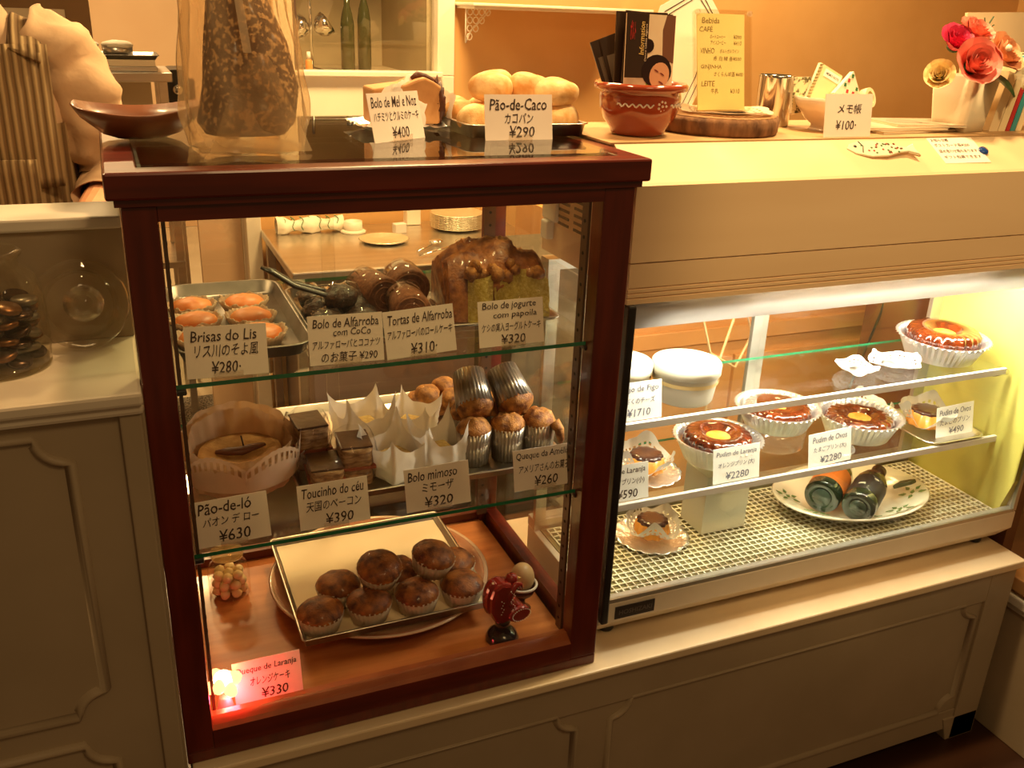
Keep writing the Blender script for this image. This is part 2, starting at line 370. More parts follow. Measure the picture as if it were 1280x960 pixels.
# ---- cabinet at the far right end ----
rc = thing('end_cabinet', 'cream side cabinet with brown wooden top beyond the counter end', 'cabinet', (1.95, -.45, FL))
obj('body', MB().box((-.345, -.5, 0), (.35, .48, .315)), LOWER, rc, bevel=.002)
obj('cornice', MB().box((-.36, -.5, .315), (.36, .495, .335)).box((-.352, -.5, .300), (.355, .488, .315)), CREAM, rc, bevel=.003)
obj('wooden_top', MB().box((-.355, -.5, .345), (.36, .49, .375)).box((-.345, -.5, .335), (.35, .48, .345)), mat('oak_top', (.42, .20, .07), .4, c2=(.5, .26, .09), scale=14, stretch=(1, .1, 1)), rc, bevel=.002)
pn = obj('partition_panel', MB().box((1.60, .06, FL), (1.63, .55, .56)), mat('dark_partition', (.10, .035, .015), .5, c2=(.14, .05, .02), scale=10)); tag(pn, 'dark brown panel standing behind the end cabinet', 'panel')

# ---------------- mahogany display case ----------------
CW, CDp, CH = .62, .46, .76
dc = thing('display_case', 'mahogany display case with glass sides and two glass shelves of pastries', 'display case', (0, 0, 0))
obj('base', MB().box((0, .0, 0), (CW, CDp, .018)), WOOD, dc, bevel=.002)
obj('floor_board', MB().box((.03, .03, .018), (CW - .03, CDp - .02, .029)), DECK, dc)
obj('bottom_rail', MB().box((.036, 0, .018), (.575, .028, .048)), WOODH, dc)
obj('glazing_bead', MB().prism([(.0, .048), (.028, .048), (.028, .058), (.018, .058), (.006, .052)], .036, .575, 'x'), mat('bead_wood', (.30, .07, .02), .3, c2=(.38, .10, .03), scale=20, coat=.4), dc)
for x0, x1 in ((0, .036), (.575, CW)):
    obj('front_post', MB().box((x0, 0, .018), (x1, .032, CH)), WOOD, dc, bevel=.002)
for x0, x1 in ((0, .034), (.586, CW)):
    obj('rear_post', MB().box((x0, .428, .018), (x1, CDp, CH)), WOOD, dc, bevel=.002)
obj('top_rail', MB().box((.036, 0, .742), (.575, .03, CH)), WOODH, dc)
obj('rear_rail', MB().box((.034, .436, .722), (.586, CDp, CH)), WOODH, dc)
obj('rear_rail', MB().box((.034, .436, .018), (.586, CDp, .045)), WOODH, dc)
for x0, x1 in ((0, .022), (CW - .022, CW)):
    obj('side_rail', MB().box((x0, .032, .018), (x1, .428, .052)), WOOD, dc)
    obj('upper_side_rail', MB().box((x0, .032, .735), (x1, .428, CH)), WOOD, dc)
def ringframe(o, z0, z1, i):
    mb = MB(); a, c, d_, e = -o, CW + o, -o, CDp + .005
    out = [(a, d_), (c, d_), (c, e), (a, e)]; inn = [(i, i), (CW - i, i), (CW - i, CDp - .02), (i, CDp - .02)]
    v = [(p[0], p[1], z) for z in (z0, z1) for p in out + inn]; f = []
    for k in range(4):
        j = (k + 1) % 4
        f += [(k, j, 8 + j, 8 + k), (4 + j, 4 + k, 12 + k, 12 + j), (8 + k, 8 + j, 12 + j, 12 + k), (j, k, 4 + k, 4 + j)]
    return mb.add(v, f)
obj('cornice', ringframe(.006, CH, .768, .03), WOODH, dc)
obj('cornice_top', ringframe(.014, .768, .797, .022), WOODH, dc, bevel=.003)
obj('top_glass', MB().box((.020, .020, .7965), (CW - .020, CDp - .012, .8005)), TOPGLASS, dc)
obj('front_glass', MB().box((.036, .012, .05), (.575, .015, .745)), GLASS, dc)
obj('side_glass', MB().box((.606, .03, .05), (.609, .43, .738)), GLASS, dc)
obj('side_glass', MB().box((.011, .03, .05), (.014, .43, .738)), GLASS, dc)
for a, c, y in ((.034, .32, .442), (.30, .586, .450)):
    g = obj('sliding_glass', MB().box((a, y, .045), (c, y + .003, .724)), GLASS, dc)
def shelf_mesh(x0, y0, x1, y1, z0, z1):
    mb = MB(); mb.box((x0, y0, z0), (x1, y1, z1)); k = len(mb.f) - 6
    for i, mi in enumerate((0, 0, 1, 0, 1, 0)): mb.mi[k + i] = mi
    return mb
for z in (.544, .312):
    obj('glass_shelf', shelf_mesh(.026, .022, .594, .432, z - .0055, z), [SHELFG, GEDGE], dc)
    for x in (.030, .572):
        obj('shelf_clip', MB().box((x, .018, z - .013), (x + .018, .034, z - .0055)), BLACK, dc, bevel=.002)
HOLE = mat('dark_hole', (.01, .005, .003), .8)
for x, y in ((.572, .034), (.040, .034), (.580, .422), (.036, .422)):
    st = MB()
    if y < .1: st.box((x, y, .05), (x + .004, y + .018, .735))
    else: st.box((x - .004, y - .004, .05), (x + .016, y, .735))
    s_ = obj('shelf_strip', st, mat('strip_brown', (.10, .045, .02), .4), dc)
    hb = MB()
    for k in range(30):
        z = .07 + k * .022
        if y < .1: hb.lathe([(.0026, 0), (.0026, .0006)], 8, T(x if x > .3 else x + .0045, y + .009, z) @ R(90, 'Y') @ T(0, 0, -.0005), smooth=False)
        else: hb.lathe([(.0026, 0), (.0026, .0006)], 8, T(x + .006, y - .004, z) @ R(90, 'X'), smooth=False)
    h_ = obj('strip_holes', hb, HOLE, s_); h_['kind'] = 'stuff'

# ---------------- refrigerated case ----------------
FX0, FX1, FY0, FY1 = .640, 1.568, .030, .320
fr = thing('refrigerated_case', 'cream refrigerated glass case of puddings with lit interior and sloping header', 'display case', (0, 0, 0))
FCREAM = mat('fridge_enamel', (.74, .64, .50), .4, c2=(.78, .68, .54), scale=10)
INNER = mat('fridge_lining', (.58, .54, .12), .45, c2=(.64, .60, .16), scale=5)
obj('base_tray', MB().prism([(.030, .046), (.030, .082), (.046, .084), (.046, .072), (FY1, .072), (FY1, .012), (.060, .012)], FX0, FX1, 'x'), FCREAM, fr, bevel=.0015)
obj('sill_trim', MB().box((FX0 + .005, .031, .082), (FX1 - .004, .046, .089)), mat('grey_trim', (.45, .43, .36), .3, metal=.6), fr)
obj('inner_floor', MB().box((FX0 + .012, .046, .072), (FX1 - .012, FY1 - .01, .074)), mat('lining_floor', (.26, .23, .10), .45, c2=(.32, .28, .13), scale=8), fr)
for x in (FX0 + .02, FX1 - .06):
    for y in (.075, .27): obj('foot', MB().lathe([(.012, 0), (.014, .004), (.014, .012)], 16, T(x + .02, y, -.0004)), BLACK, fr)
pl = obj('nameplate', MB().box((.668, .0285, .051), (.742, .0300, .074)), mat('plate_black', (.03, .022, .02), .3), fr)
obj('lettering', letters([('HOSHIZAKI', 706, 62.5, 62, 9)], wob=0, bold=True, depth_y=.0282), mat('plate_letters', (.16, .13, .11), .4, metal=.5), pl)
obj('left_gasket', MB().box((FX0, .022, .05), (FX0 + .013, .040, .588)), BLACK, fr, bevel=.003)
obj('left_glass', MB().box((FX0 + .003, .04, .085), (FX0 + .007, FY1, .588)), GLASS, fr)
obj('right_lining', MB().prism([(.05, .074), (FY1 - .01, .074), (FY1 - .01, .588), (.034, .588), (.034, .15), (.05, .09)], FX1 - .022, FX1 - .004, 'x'), INNER, fr)
obj('right_side', MB().box((FX1 - .004, .034, .074), (FX1, FY1, .588)), FCREAM, fr)
obj('front_frame_strip', MB().box((FX1 - .010, .030, .085), (FX1 - .001, .037, .588)), mat('grey_trim', (.5, .5, .5)), fr)
obj('front_glass', MB().box((FX0 + .013, .034, .086), (FX1 - .010, .037, .588)), GLASS, fr)
# back frame with sliding glass doors
SILV = mat('anodised', (.52, .5, .42), .3, metal=.8, c2=(.6, .57, .5), scale=30)
obj('back_rail', MB().box((FX0, .290, .074), (FX1, FY1, .094)), SILV, fr)
obj('back_rail', MB().box((FX0, .290, .570), (FX1, FY1, .588)), SILV, fr)
for x0, x1, y in ((FX0, FX0 + .022, .29), (1.075, 1.095, .292), (1.100, 1.120, .306), (FX1 - .05, FX1 - .02, .29)):
    obj('back_stile', MB().box((x0, y, .094), (x1, y + .010, .570)), SILV, fr, bevel=.001)
obj('back_glass', MB().box((FX0 + .02, .296, .094), (1.09, .299, .570)), GLASS, fr)
obj('back_glass', MB().box((1.105, .309, .094), (FX1 - .04, .312, .570)), GLASS, fr)
EDGEW = mat('shelf_edge_white', (.72, .72, .70), .35)
for z, x1 in ((.375, 1.500), (.232, 1.520)):
    obj('glass_shelf', shelf_mesh(.662, .085, x1, .275, z - .005, z - .0004), [SHELFG, GEDGE], fr)
    obj('shelf_edge', MB().box((.660, .078, z - .0115), (x1 + .004, .085, z + .001)), EDGEW, fr, bevel=.001)
    for y in (.10, .26): obj('shelf_pin', MB().lathe([(.006, 0), (.006, .034), (.004, .036)], 12, T(x1 + .0, y, z - .018) @ R(90, 'Y')), CHROME, fr)
# header
HP = [(.030, .648), (.030, .7535), (.034, .7570), (.100, .7985), (.104, .800), (FY1, .800), (FY1, .600), (.050, .600), (.050, .648)]
hd = obj('header', MB().prism(HP, FX0, 1.60, 'x'), HEADER, fr)
obj('lower_trim', MB().prism([(.030, .646), (.030, .612), (.033, .6105), (.030, .609), (.030, .605), (.033, .6035), (.030, .602), (.030, .598), (.033, .5965), (.030, .595), (.030, .588), (.050, .588), (.050, .646)], FX0, 1.60, 'x'), HEADER, fr)
vb = MB()
for c in range(2):
    for r in range(9):
        y = .17 + c * .055; z = .742 - r * .011
        vb.box((FX0 - .0012, y, z), (FX0 + .0005, y + .038, z + .004), M=None)
v_ = obj('vent_slots', vb, HOLE, fr); v_['kind'] = 'stuff'
# lamp: a fluorescent tube behind a frosted cover
lc_ = obj('lamp_cover', MB().prism([(.042, .590), (.044, .560), (.052, .543), (.066, .538), (.066, .5395), (.053, .5445), (.0455, .561), (.0435, .590)], FX0 + .014, FX1 - .024, 'x', smooth=True), mat('frosted_cover', (.60, .58, .56), .45, transl=.55), fr)
tb = obj('lamp_tube', MB().lathe([(.0001, 0), (.008, 0), (.008, .50), (.0001, .50)], 16, T(.86, .080, .562) @ R(90, 'Y')), mat('lamp_tube_glow', (1, .97, .86), .5, emit=30, ecol=(1, .96, .84)), fr)
# ---------------- generic food builders ----------------
rnd = random.Random(4)
def loft(rings, mb=None, mi=0, M=None, cap0=True, cap1=False, smooth=True):
    mb = mb or MB(); n = len(rings[0]); v = [p for r in rings for p in r]; f = []
    for k in range(len(rings) - 1):
        for i in range(n):
            j = (i + 1) % n; f.append((k * n + i, k * n + j, (k + 1) * n + j, (k + 1) * n + i))
    if cap0: f.append(tuple(range(n))[::-1])
    if cap1: f.append(tuple((len(rings) - 1) * n + i for i in range(n)))
    return mb.add(v, f, M, mi, smooth)
def tray_mesh(w, d, h, r=.015, flare=.006, lip=.004, th=.0012):
    def ring(g, z, rr): return [(p[0], p[1], z) for p in rrect(-w / 2 - g, -d / 2 - g, w / 2 + g, d / 2 + g, max(.002, rr + g), 5)]
    return loft([ring(-flare - th, 0, r), ring(-flare, 0, r), ring(0, h - th, r), ring(lip, h, r), ring(lip, h + th, r), ring(-th, h + th, r), ring(-flare - th, th, r)], cap0=True, cap1=True)
def tray(name, label, loc, w, d, h, material, rz=0, group=None, **k):
    o = obj(name, tray_mesh(w, d, h, **k), material, None, loc, (0, 0, math.radians(rz))); return tag(o, label, 'tray', group)
def cup_mesh(r0, r1, h, pl=28, amp=.0012, ragged=0., seed=0, th=0):
    def fn(x, y, z, a, k):
        e = 1 + (amp / r1) * math.cos(pl * a); zz = z
        if ragged and z > h * .7: zz = z + ragged * noise.noise(Vector((math.cos(a) * 3, math.sin(a) * 3, seed)))
        return x * e, y * e, zz
    mb = MB(); mb.shell([(.0005, 0), (r0, 0), ((r0 + r1) / 2, h * .5), (r1, h), (r1 - .0012, h), ((r0 + r1) / 2 - .0012, h * .5), (r0 - .001, .002)], pl * 3, fn=fn); return mb
def dome_mesh(r, z0, h, nz=.08, nf=2.5, seed=0, over=1.06, seg=28):
    prof = [(r * .9, z0 - .004), (r * over, z0 + .001), (r * over * 1.01, z0 + h * .22), (r * .95, z0 + h * .5), (r * .72, z0 + h * .78), (r * .4, z0 + h * .95), (r * .12, z0 + h), (0, z0 + h)]
    def fn(x, y, z, a, k):
        n_ = noise.noise(Vector((x / r * nf, y / r * nf, seed * 5.7))); n2 = noise.noise(Vector((x / r * 6, y / r * 6, seed * 2.7 + 3)))
        return x * (1 + n_ * nz * .6), y * (1 + n_ * nz * .6), z + (z > z0) * r * (n_ * nz * 2 + n2 * nz * .5)
    mb = MB(); mb.lathe(prof, seg, fn=fn); return mb
def muffin(label, loc, rot=(0, 0, 0), r=.034, h=.034, dh=.024, name='muffin', cupm=None, crust=None, group='orange muffins', amp=.0014, seed=0, r0=None, ragged=.004, cat='muffin', flat=.05, scale=1):
    t = thing(name, label, cat, loc, rot, group)
    obj('paper_cup', cup_mesh(r0 or r * .78, r * 1.03, h, ragged=ragged, amp=amp, seed=seed), cupm or CUP, t)
    obj('cake_top', dome_mesh(r * .97, h - .003, dh, seed=seed, nz=flat), crust or CRUST, t)
    return t
def doily_mesh(r, n=16, flat=True, lift=0., seed=0, th=.0006, hole=True, fold=0.):
    """round paper lace: scalloped rim with rows of punched openings"""
    mb = MB(); N_ = n * 8
    rad = [0, .45, .62, .68, .76, .82, 1.0]
    def P(i, k):
        a = 2 * math.pi * i / N_; rr = rad[k] * r
        if k == 6: rr *= 1 + .07 * abs(math.sin(a * n / 2)) - .03
        x, y = rr * math.cos(a), rr * math.sin(a)
        z = lift * (rad[k]) ** 2 * (1 + .35 * math.sin(3 * a + seed) + .25 * math.sin(5 * a + 2 * seed)) + fold * max(0, math.sin(a + seed)) * rad[k] ** 3
        return (x * (1 - .35 * min(1, z / max(r, 1e-6))), y * (1 - .35 * min(1, z / max(r, 1e-6))), z)
    for top in (0,):
        v = [P(i, k) for k in range(7) for i in range(N_)]; f = []
        for k in range(6):
            for i in range(N_):
                j = (i + 1) % N_
                if k in (2, 4) and i % 4 in (1, 2) and hole: continue
                if k == 0: continue
                f.append((k * N_ + i, k * N_ + j, (k + 1) * N_ + j, (k + 1) * N_ + i))
        f.append(tuple(N_ + i for i in range(N_)))
        mb.add(v, f, smooth=True)
    return mb
def crumple_sheet(fn, nu=26, nv=26, amp=.004, freq=60, seed=0):
    def g(u, v):
        p = Vector(fn(u, v)); q = p * freq + Vector((seed, seed * 2, 0))
        d = noise.noise_vector(q)
        q2 = Vector((abs(d.x), abs(d.y), abs(d.z)))
        return p + (q2 - Vector((.3, .3, .3))) * amp * 2
    return MB().grid(g, nu, nv)
def parcel_mesh(hw, hh, spike, seed=0, n=25):
    rr = random.Random(seed); ph = [rr.uniform(.7, 1.25) for _ in range(4)]
    def fn(u, v):
        x = (u - .5) * 2; y = (v - .5) * 2; m_ = max(abs(x), abs(y)); c = abs(x * y)
        q = (0 if x < 0 else 1) + (0 if y < 0 else 2)
        if m_ < .45: return (x * hw * 2.0, y * hw * 2.0, .0005)
        k = (m_ - .45) / .55
        s_ = hw * .9 * (1 + .18 * k) / m_
        z = k * hh + (c ** 3) * spike * ph[q] * k
        return (x * s_, y * s_, z)
    return crumple_sheet(fn, n, n, amp=.0045, freq=26, seed=seed)
S1, S2, S0 = .544, .312, .0292

# ================= upper glass shelf =================
tray('metal_tray', 'dark round-cornered metal tray under the orange cakes on the upper shelf', (.128, .232, S1), .165, .31, .016, DSTEEL, r=.03)
ORG = mat('orange_custard', (.80, .22, .05), .45, c2=(.90, .33, .09), scale=25, bump=.15, sss=.1)
pos = [(.078, .275, 'back row beside the case post'), (.150, .275, 'back row near the tongs'), (.078, .205, 'middle row beside the case post'), (.150, .205, 'middle row near the tongs'), (.078, .135, 'front row behind its card'), (.152, .135, 'front row near the tray corner')]
for i, (x, y, w_) in enumerate(pos):
    t = thing('orange_cake', 'flat orange cake in pleated paper, ' + w_, 'cake', (x, y, S1 + .0018), .6 * i, 'orange cakes on the upper shelf')
    obj('paper_cup', cup_mesh(.024, .034, .020, pl=30, amp=.0018, ragged=.006, seed=i), mat('pale_cup', (.80, .60, .42), .7, c2=(.86, .68, .50), scale=30, transl=.35), t)
    obj('custard_top', dome_mesh(.027, .014, .012, nz=.03, seed=i, over=1.02), ORG, t)
price_card([('Brisas do Lis', -2, 50, 76, 13), ('リス川のそよ風', 0, 32, 74, 15), ('¥280·', -2, 12, 34, 15)], 'price card for Brisas do Lis at 280 yen', (.098, .034, S1), roll=1.5, seed=1)
tray('metal_tray', 'dark tray carrying the chocolate cakes on the upper shelf', (.270, .215, S1), .10, .26, .012, DSTEEL, r=.02, group=None)
for i, (x, y, z, w_) in enumerate([(.245, .150, 0, 'front, behind its card'), (.290, .150, 0, 'front, beside the rolls'), (.248, .205, 0, 'middle of the tray'), (.293, .208, 0, 'middle, beside the rolls'), (.250, .262, 0, 'back of the tray'), (.270, .18, .026, 'on top of the others')]):
    t = thing('chocolate_cake', 'dark chocolate coconut cake in clear wrap, ' + w_, 'cake', (x, y, S1 + .0016 + z), .7 * i, 'dark chocolate cakes')
    obj('cake', MB().ball((0, 0, .0165), (.024, .024, .0165), 22, 12, nz=.25, nf=2.5, seed=i + 3), CHOC, t)
    obj('clear_wrap', MB().ball((0, 0, .0175), (.027, .027, .0175), 16, 8, nz=.5, nf=3, seed=i + 9), WRAP, t)
t = thing('tongs', 'black tongs with their handles resting on the chocolate cakes', 'tongs', (.21, .20, S1 + .03))
for k in (-1, 1):
    obj('arm', MB().tube([(-.040, .018 + k * .001, .052), (-.025, .012 + k * .006, .046), (.000, .0 + k * .008, .030), (.035, -.012 + k * .012, .020), (.060, -.020 + k * .010, .014)], [.004, .007, .007, .006, .004], 10, flat=.5), BLACK, t)
# swiss rolls
RB = mat('roll_sponge', (.17, .055, .018), .7, c2=(.28, .10, .035), scale=180, bump=.6); RC = mat('roll_filling', (.24, .09, .035), .6, c2=(.32, .13, .05), scale=30)
def swiss(label, loc, rz, r=.026, L=.075, seed=0):
    t = thing('swiss_roll', label, 'cake roll', loc, (0, 0, math.radians(rz)), 'carob rolls')
    obj('sponge', MB().lathe([(.0001, -L / 2), (r * .93, -L / 2), (r, -L / 2 + .004), (r, L / 2 - .004), (r * .93, L / 2), (.0001, L / 2)], 28, T(0, 0, r) @ R(90, 'X'), fn=lambda x, y, z, a, k: (x * (1 + .04 * math.sin(3 * a)), y, z)), RB, t)
    sp = [(math.cos(a * .35) * (.003 + a * .00045) * r / .026, -L / 2 - .0004, r + math.sin(a * .35) * (.003 + a * .00045) * r / .026) for a in range(0, 46)]
    sp = [(p[0], p[1], p[2]) for p in sp]
    obj('cream_spiral', MB().tube(sp, .0013, 6), RC, t)
    obj('clear_wrap', MB().lathe([(.002, -L / 2 - .004), (r * 1.03, -L / 2 - .002), (r * 1.05, 0), (r * 1.03, L / 2 + .002), (.004, L / 2 + .006)], 20, T(0, 0, r) @ R(90, 'X'), fn=lambda x, y, z, a, k: (x * (1 + .04 * math.sin(7 * a + k)), y * (1 + .04 * math.sin(5 * a)), z)), WRAP, t)
    return t
swiss('carob roll slice showing its dark spiral, in front beside the big loaf', (.362, .165, S1), -6, .027, .07)
swiss('carob roll behind its card, between chocolate cakes and the front roll', (.333, .240, S1), 12, .029, .07)
swiss('carob roll lying farthest back against the loaf', (.388, .262, S1), -4, .030, .07)
price_card([('Bolo de Alfarroba', 1, 52, 84, 12), ('com CoCo', 8, 40, 48, 9), ('アルファローバとココナツ', 0, 25, 86, 11), ('のお菓子 ¥290', 3, 9, 72, 13)], 'price card for Bolo de Alfarroba com Coco at 290 yen', (.244, .036, S1), roll=1, seed=2)
price_card([('Tortas de Alfarroba', 2, 50, 88, 13), ('アルファローバのロールケーキ', 0, 31, 88, 12), ('¥310·', 3, 10, 36, 15)], 'price card for Tortas de Alfarroba at 310 yen', (.343, .036, S1), roll=-2.5, seed=3)
# large loaf cake
t = thing('loaf_cake', 'large ridged brown loaf cake cut to show poppy-seed crumb', 'cake', (.50, .205, S1), math.radians(-3))
def loaf_fn(u, v):
    a = math.pi * (v * 1.0); x = (u - .5) * 2
    prof = abs(math.sin(a)) ** .55; y = -math.cos(a) * .066 * (1 - .10 * abs(x) ** 3)
    h = .098 * (1 - .16 * (x - .0) ** 2 - .12 * max(0, x) ** 3 + .09 * math.exp(-((x - .0) / .35) ** 2)) * prof
    n_ = noise.noise(Vector((x * 3.2, y * 50, 1.3))) * .013 + abs(noise.noise(Vector((x * 8, y * 90, 4)))) * .008
    return (x * .075 + n_ * .4, y + n_ * .3, max(0, h + n_ * prof))
lb = MB().grid(loaf_fn, 44, 26)
for sx in (0, 43):   # close the two ends
    o_i = [j * 44 + sx for j in range(26)]; lb.f.append(tuple(o_i if sx else o_i[::-1])); lb.mi.append(0); lb.sm.append(False)
obj('crust', lb, mat('loaf_crust', (.16, .035, .010), .45, c2=(.52, .19, .045), scale=70, bump=1, bscale=260, coat=.25, contrast=(.35, .7)), t)
CR_ = mat('poppy_crumb', (.46, .33, .045), .8, c2=(.64, .50, .13), scale=230, bump=.9, bscale=500)
cm = MB()
cm.grid(lambda u, v: ((u * .085 - .012) + .002 * noise.noise(Vector((u * 5, v * 5, 0))), -.0695 + .0025 * noise.noise(Vector((u * 6, v * 6, 3))) + .010 * v * v, .001 + v * (.072 - .018 * (2 * u - 1) ** 2)), 14, 10)
obj('cut_face', cm, CR_, t)
cm = MB()
cm.grid(lambda u, v: (-.052 + u * .038, -.068 - .009 * math.sin(u * 3.1) + .006 * v, .001 + v * (.062 + .006 * u)), 8, 8)
obj('cut_face', cm, CR_, t)
bn = MB(); rr = random.Random(8)
for i in range(16): bn.ball((rr.uniform(-.05, .06), -.064 + rr.uniform(0, .012), .068 + rr.uniform(-.006, .016)), rr.uniform(.006, .011), 10, 6, nz=.4, nf=3, seed=i)
c_ = obj('crumb_topping', bn, CRUST2, t); c_['kind'] = 'stuff'
obj('clear_wrap', crumple_sheet(lambda u, v: (-.078 + .165 * u + .016 * (v < .2), -.078 - .006 * math.sin(u * 9) + .02 * v, .001 + v * .075 + .01 * math.sin(u * 12)), 24, 12, .008, 30, 5), WRAP, t)
tray('metal_tray', 'thin pale tray showing its edge under the ridged loaf cake', (.50, .205, S1 - .0002), .168, .16, .004, STEEL, rz=-3, r=.01, flare=.002)
t.location.z = S1 + .0012
price_card([('Bolo de jogurte', -2, 54, 78, 12), ('com papoila', 6, 41, 64, 11), ('ケシの実入ヨーグルトケーキ', 0, 26, 86, 12), ('¥320', 2, 9, 36, 13)], 'price card for Bolo de jogurte com papoila at 320 yen', (.471, .038, S1), roll=0, seed=4)

# ================= lower glass shelf =================
t = thing('sponge_cake', 'round sunken sponge cake wrapped in tall baking paper with lace trim', 'cake', (.122, .215, S2 + .0002))
PARCH = mat('baking_paper', (.66, .45, .27), .6, c2=(.74, .54, .34), scale=8, bump=.35, bscale=30, transl=.4)
def pf(r, h0, hv, sc, seed, thick=0):
    def fn(x, y, z, a, k):
        w_ = 1 + .03 * math.sin(9 * a + seed) + .015 * math.sin(23 * a)
        zz = z * (1 + hv * max(0, math.sin(a)) ) + (z > h0 * .9) * (.0035 * abs(math.sin(11 * a)))
        return x * w_, y * w_, zz
    return MB().shell([(r * .3, 0), (r * .86, .0), (r * .95, h0 * .3), (r, h0 * .7), (r * 1.06, h0)], 96, fn=fn)
obj('baking_paper', pf(.080, .054, .55, 0, 1), PARCH, t)
obj('inner_paper', pf(.068, .058, .35, 0, 4), PARCH, t)
obj('cake', MB().lathe([(.058, .001), (.062, .03), (.058, .045), (.050, .046), (.030, .040), (.008, .036), (0, .036)], 32, fn=lambda x, y, z, a, k: (x, y, z + .003 * noise.noise(Vector((x * 40, y * 40, 0))))), mat('sponge', (.50, .24, .07), .7, c2=(.66, .36, .12), scale=60, bump=.5, bscale=250), t)
obj('brown_crease', MB().tube([(-.034, .002, .045), (-.018, -.004, .0465), (.0, -.006, .0455), (.018, .000, .0465), (.036, .006, .046)], [.004, .009, .010, .008, .004], 10, flat=.6), mat('burnt_crust', (.12, .030, .008), .5), t)
obj('stick', MB().tube([(.006, .0, .045), (.003, .002, .066)], .0012, 6), mat('dark_stick', (.05, .015, .008)), t)
for k, (a, wd) in enumerate(((-120, 60), (-60, 66), (-12, 40))):
    def lf(u, v, a=a, wd=wd):
        an = math.radians(a - wd / 2 + wd * u); r = .0835 + .0045 * v
        hh = .032 + .024 * math.sin(math.pi * u) + .0015 * abs(math.sin(u * 28))
        return (r * math.cos(an), r * math.sin(an), .018 + (hh) * v)
    L_ = MB(); L_.grid(lf, 40, 9); L_.f = [f for q, f in enumerate(L_.f) if not ((q // 39) in (5, 6) and (q % 39) % 4 in (1, 2))]; L_.mi = [0] * len(L_.f); L_.sm = [True] * len(L_.f)
    obj('lace_trim', L_, mat('lace_tan', (.76, .56, .40), .7, c2=(.82, .62, .46), scale=30, transl=.3), t)
price_card([('Pão-de-ló', -6, 51, 66, 15), ('パオン デ ロー', 0, 33, 70, 13), ('¥630', 2, 12, 40, 16)], 'price card for Pão-de-ló at 630 yen', (.088, .036, S2), roll=-1.5, seed=5)
tray('metal_tray', 'long steel tray of wrapped cakes and cup muffins on the lower shelf', (.394, .255, S2), .405, .325, .013, STEEL, r=.012)
TZ = S2 + .0014
TOU = mat('almond_cake', (.22, .095, .035), .7, c2=(.54, .32, .15), scale=70, stretch=(1, 1, 4), bump=.9, bscale=300)
for i, (x, y, z, rz, hh, w_) in enumerate([(.226, .235, 0, 4, .066, 'tall, at the back beside the sponge cake'), (.232, .155, 0, -3, .034, 'low, right behind its card'), (.279, .168, 0, -4, .056, 'front, next to the white parcels')]):
    t = thing('almond_cake', 'brown layered almond cake block in clear wrap, ' + w_, 'cake', (x, y, TZ), math.radians(rz), 'wrapped almond cakes')
    def bf(u, v, hh=hh, i=i):
        a = 2 * math.pi * u; c, s = math.cos(a), math.sin(a); k = 1 / max(abs(c), abs(s)); k = min(k, 1.25)
        n_ = .003 * noise.noise(Vector((c * 3, s * 3, v * 6 + i)))
        return ((.024 * c * k + n_) * (1 - .04 * v), (.034 * s * k + n_), hh * v)
    bm_ = MB().grid(bf, 40, 10, closed_u=True); bm_.f.append(tuple(360 + i for i in range(40))); bm_.mi.append(0); bm_.sm.append(False)
    obj('cake', bm_, TOU, t)
    obj('glaze', MB().box((-.0235, -.030, hh), (.0235, .031, hh + .003)), mat('dark_glaze', (.05, .015, .006), .3, c2=(.09, .03, .012), scale=30, bump=.5), t, bevel=.0015)
    obj('cream_layer', MB().box((-.0262, -.0362, hh * .45), (.0262, .0362, hh * .52)), mat('cinnamon_layer', (.30, .06, .02), .6), t)
    obj('clear_wrap', crumple_sheet(lambda u, v, hh=hh: ((.031 + .004 * math.sin(6 * math.pi * u)) * math.cos(2 * math.pi * u) * 1.15 * (1 - .25 * v ** 4), (.043) * math.sin(2 * math.pi * u) * (1 - .3 * v ** 4), .002 + (hh + .012) * v), 26, 9, .006, 50, i), WRAP, t)
price_card([('Toucinho do céu', 0, 50, 84, 14), ('天国のベーコン', 0, 31, 74, 14), ('¥390', 6, 11, 38, 15)], 'price card for Toucinho do céu at 390 yen', (.221, .036, S2), roll=-.5, seed=6)
MIM = mat('mimosa_cake', (.50, .33, .11), .8, c2=(.66, .48, .2), scale=220, bump=.8)
pk = [(.318, .268, 8, 1.08, 'tallest point, beside the almond cakes'), (.338, .152, 25, 1.0, 'front, directly behind its card'), (.398, .262, 50, .95, 'back, near the little round cakes'), (.408, .158, 8, .92, 'in front, against the ribbed cups')]
for i, (x, y, rz, sc, w_) in enumerate(pk):
    t = thing('cake_parcel', 'cake folded in pointed white paper, ' + w_, 'wrapped cake', (x, y, TZ + .0006), math.radians(rz), 'cakes in white paper'); t.scale = (sc,) * 3
    obj('paper_wrap', parcel_mesh(.036, .052, .034, seed=i + 2), PAPERWRAP, t)
    obj('cake', MB().box((-.022, -.024, .003), (.022, .024, .034)), MIM, t, bevel=.005)
price_card([('Bolo mimoso', -6, 50, 72, 14), ('ミモーザ', 0, 32, 46, 14), ('¥320', 0, 11, 42, 15)], 'price card for Bolo mimoso at 320 yen', (.368, .036, S2), roll=-1, seed=7)
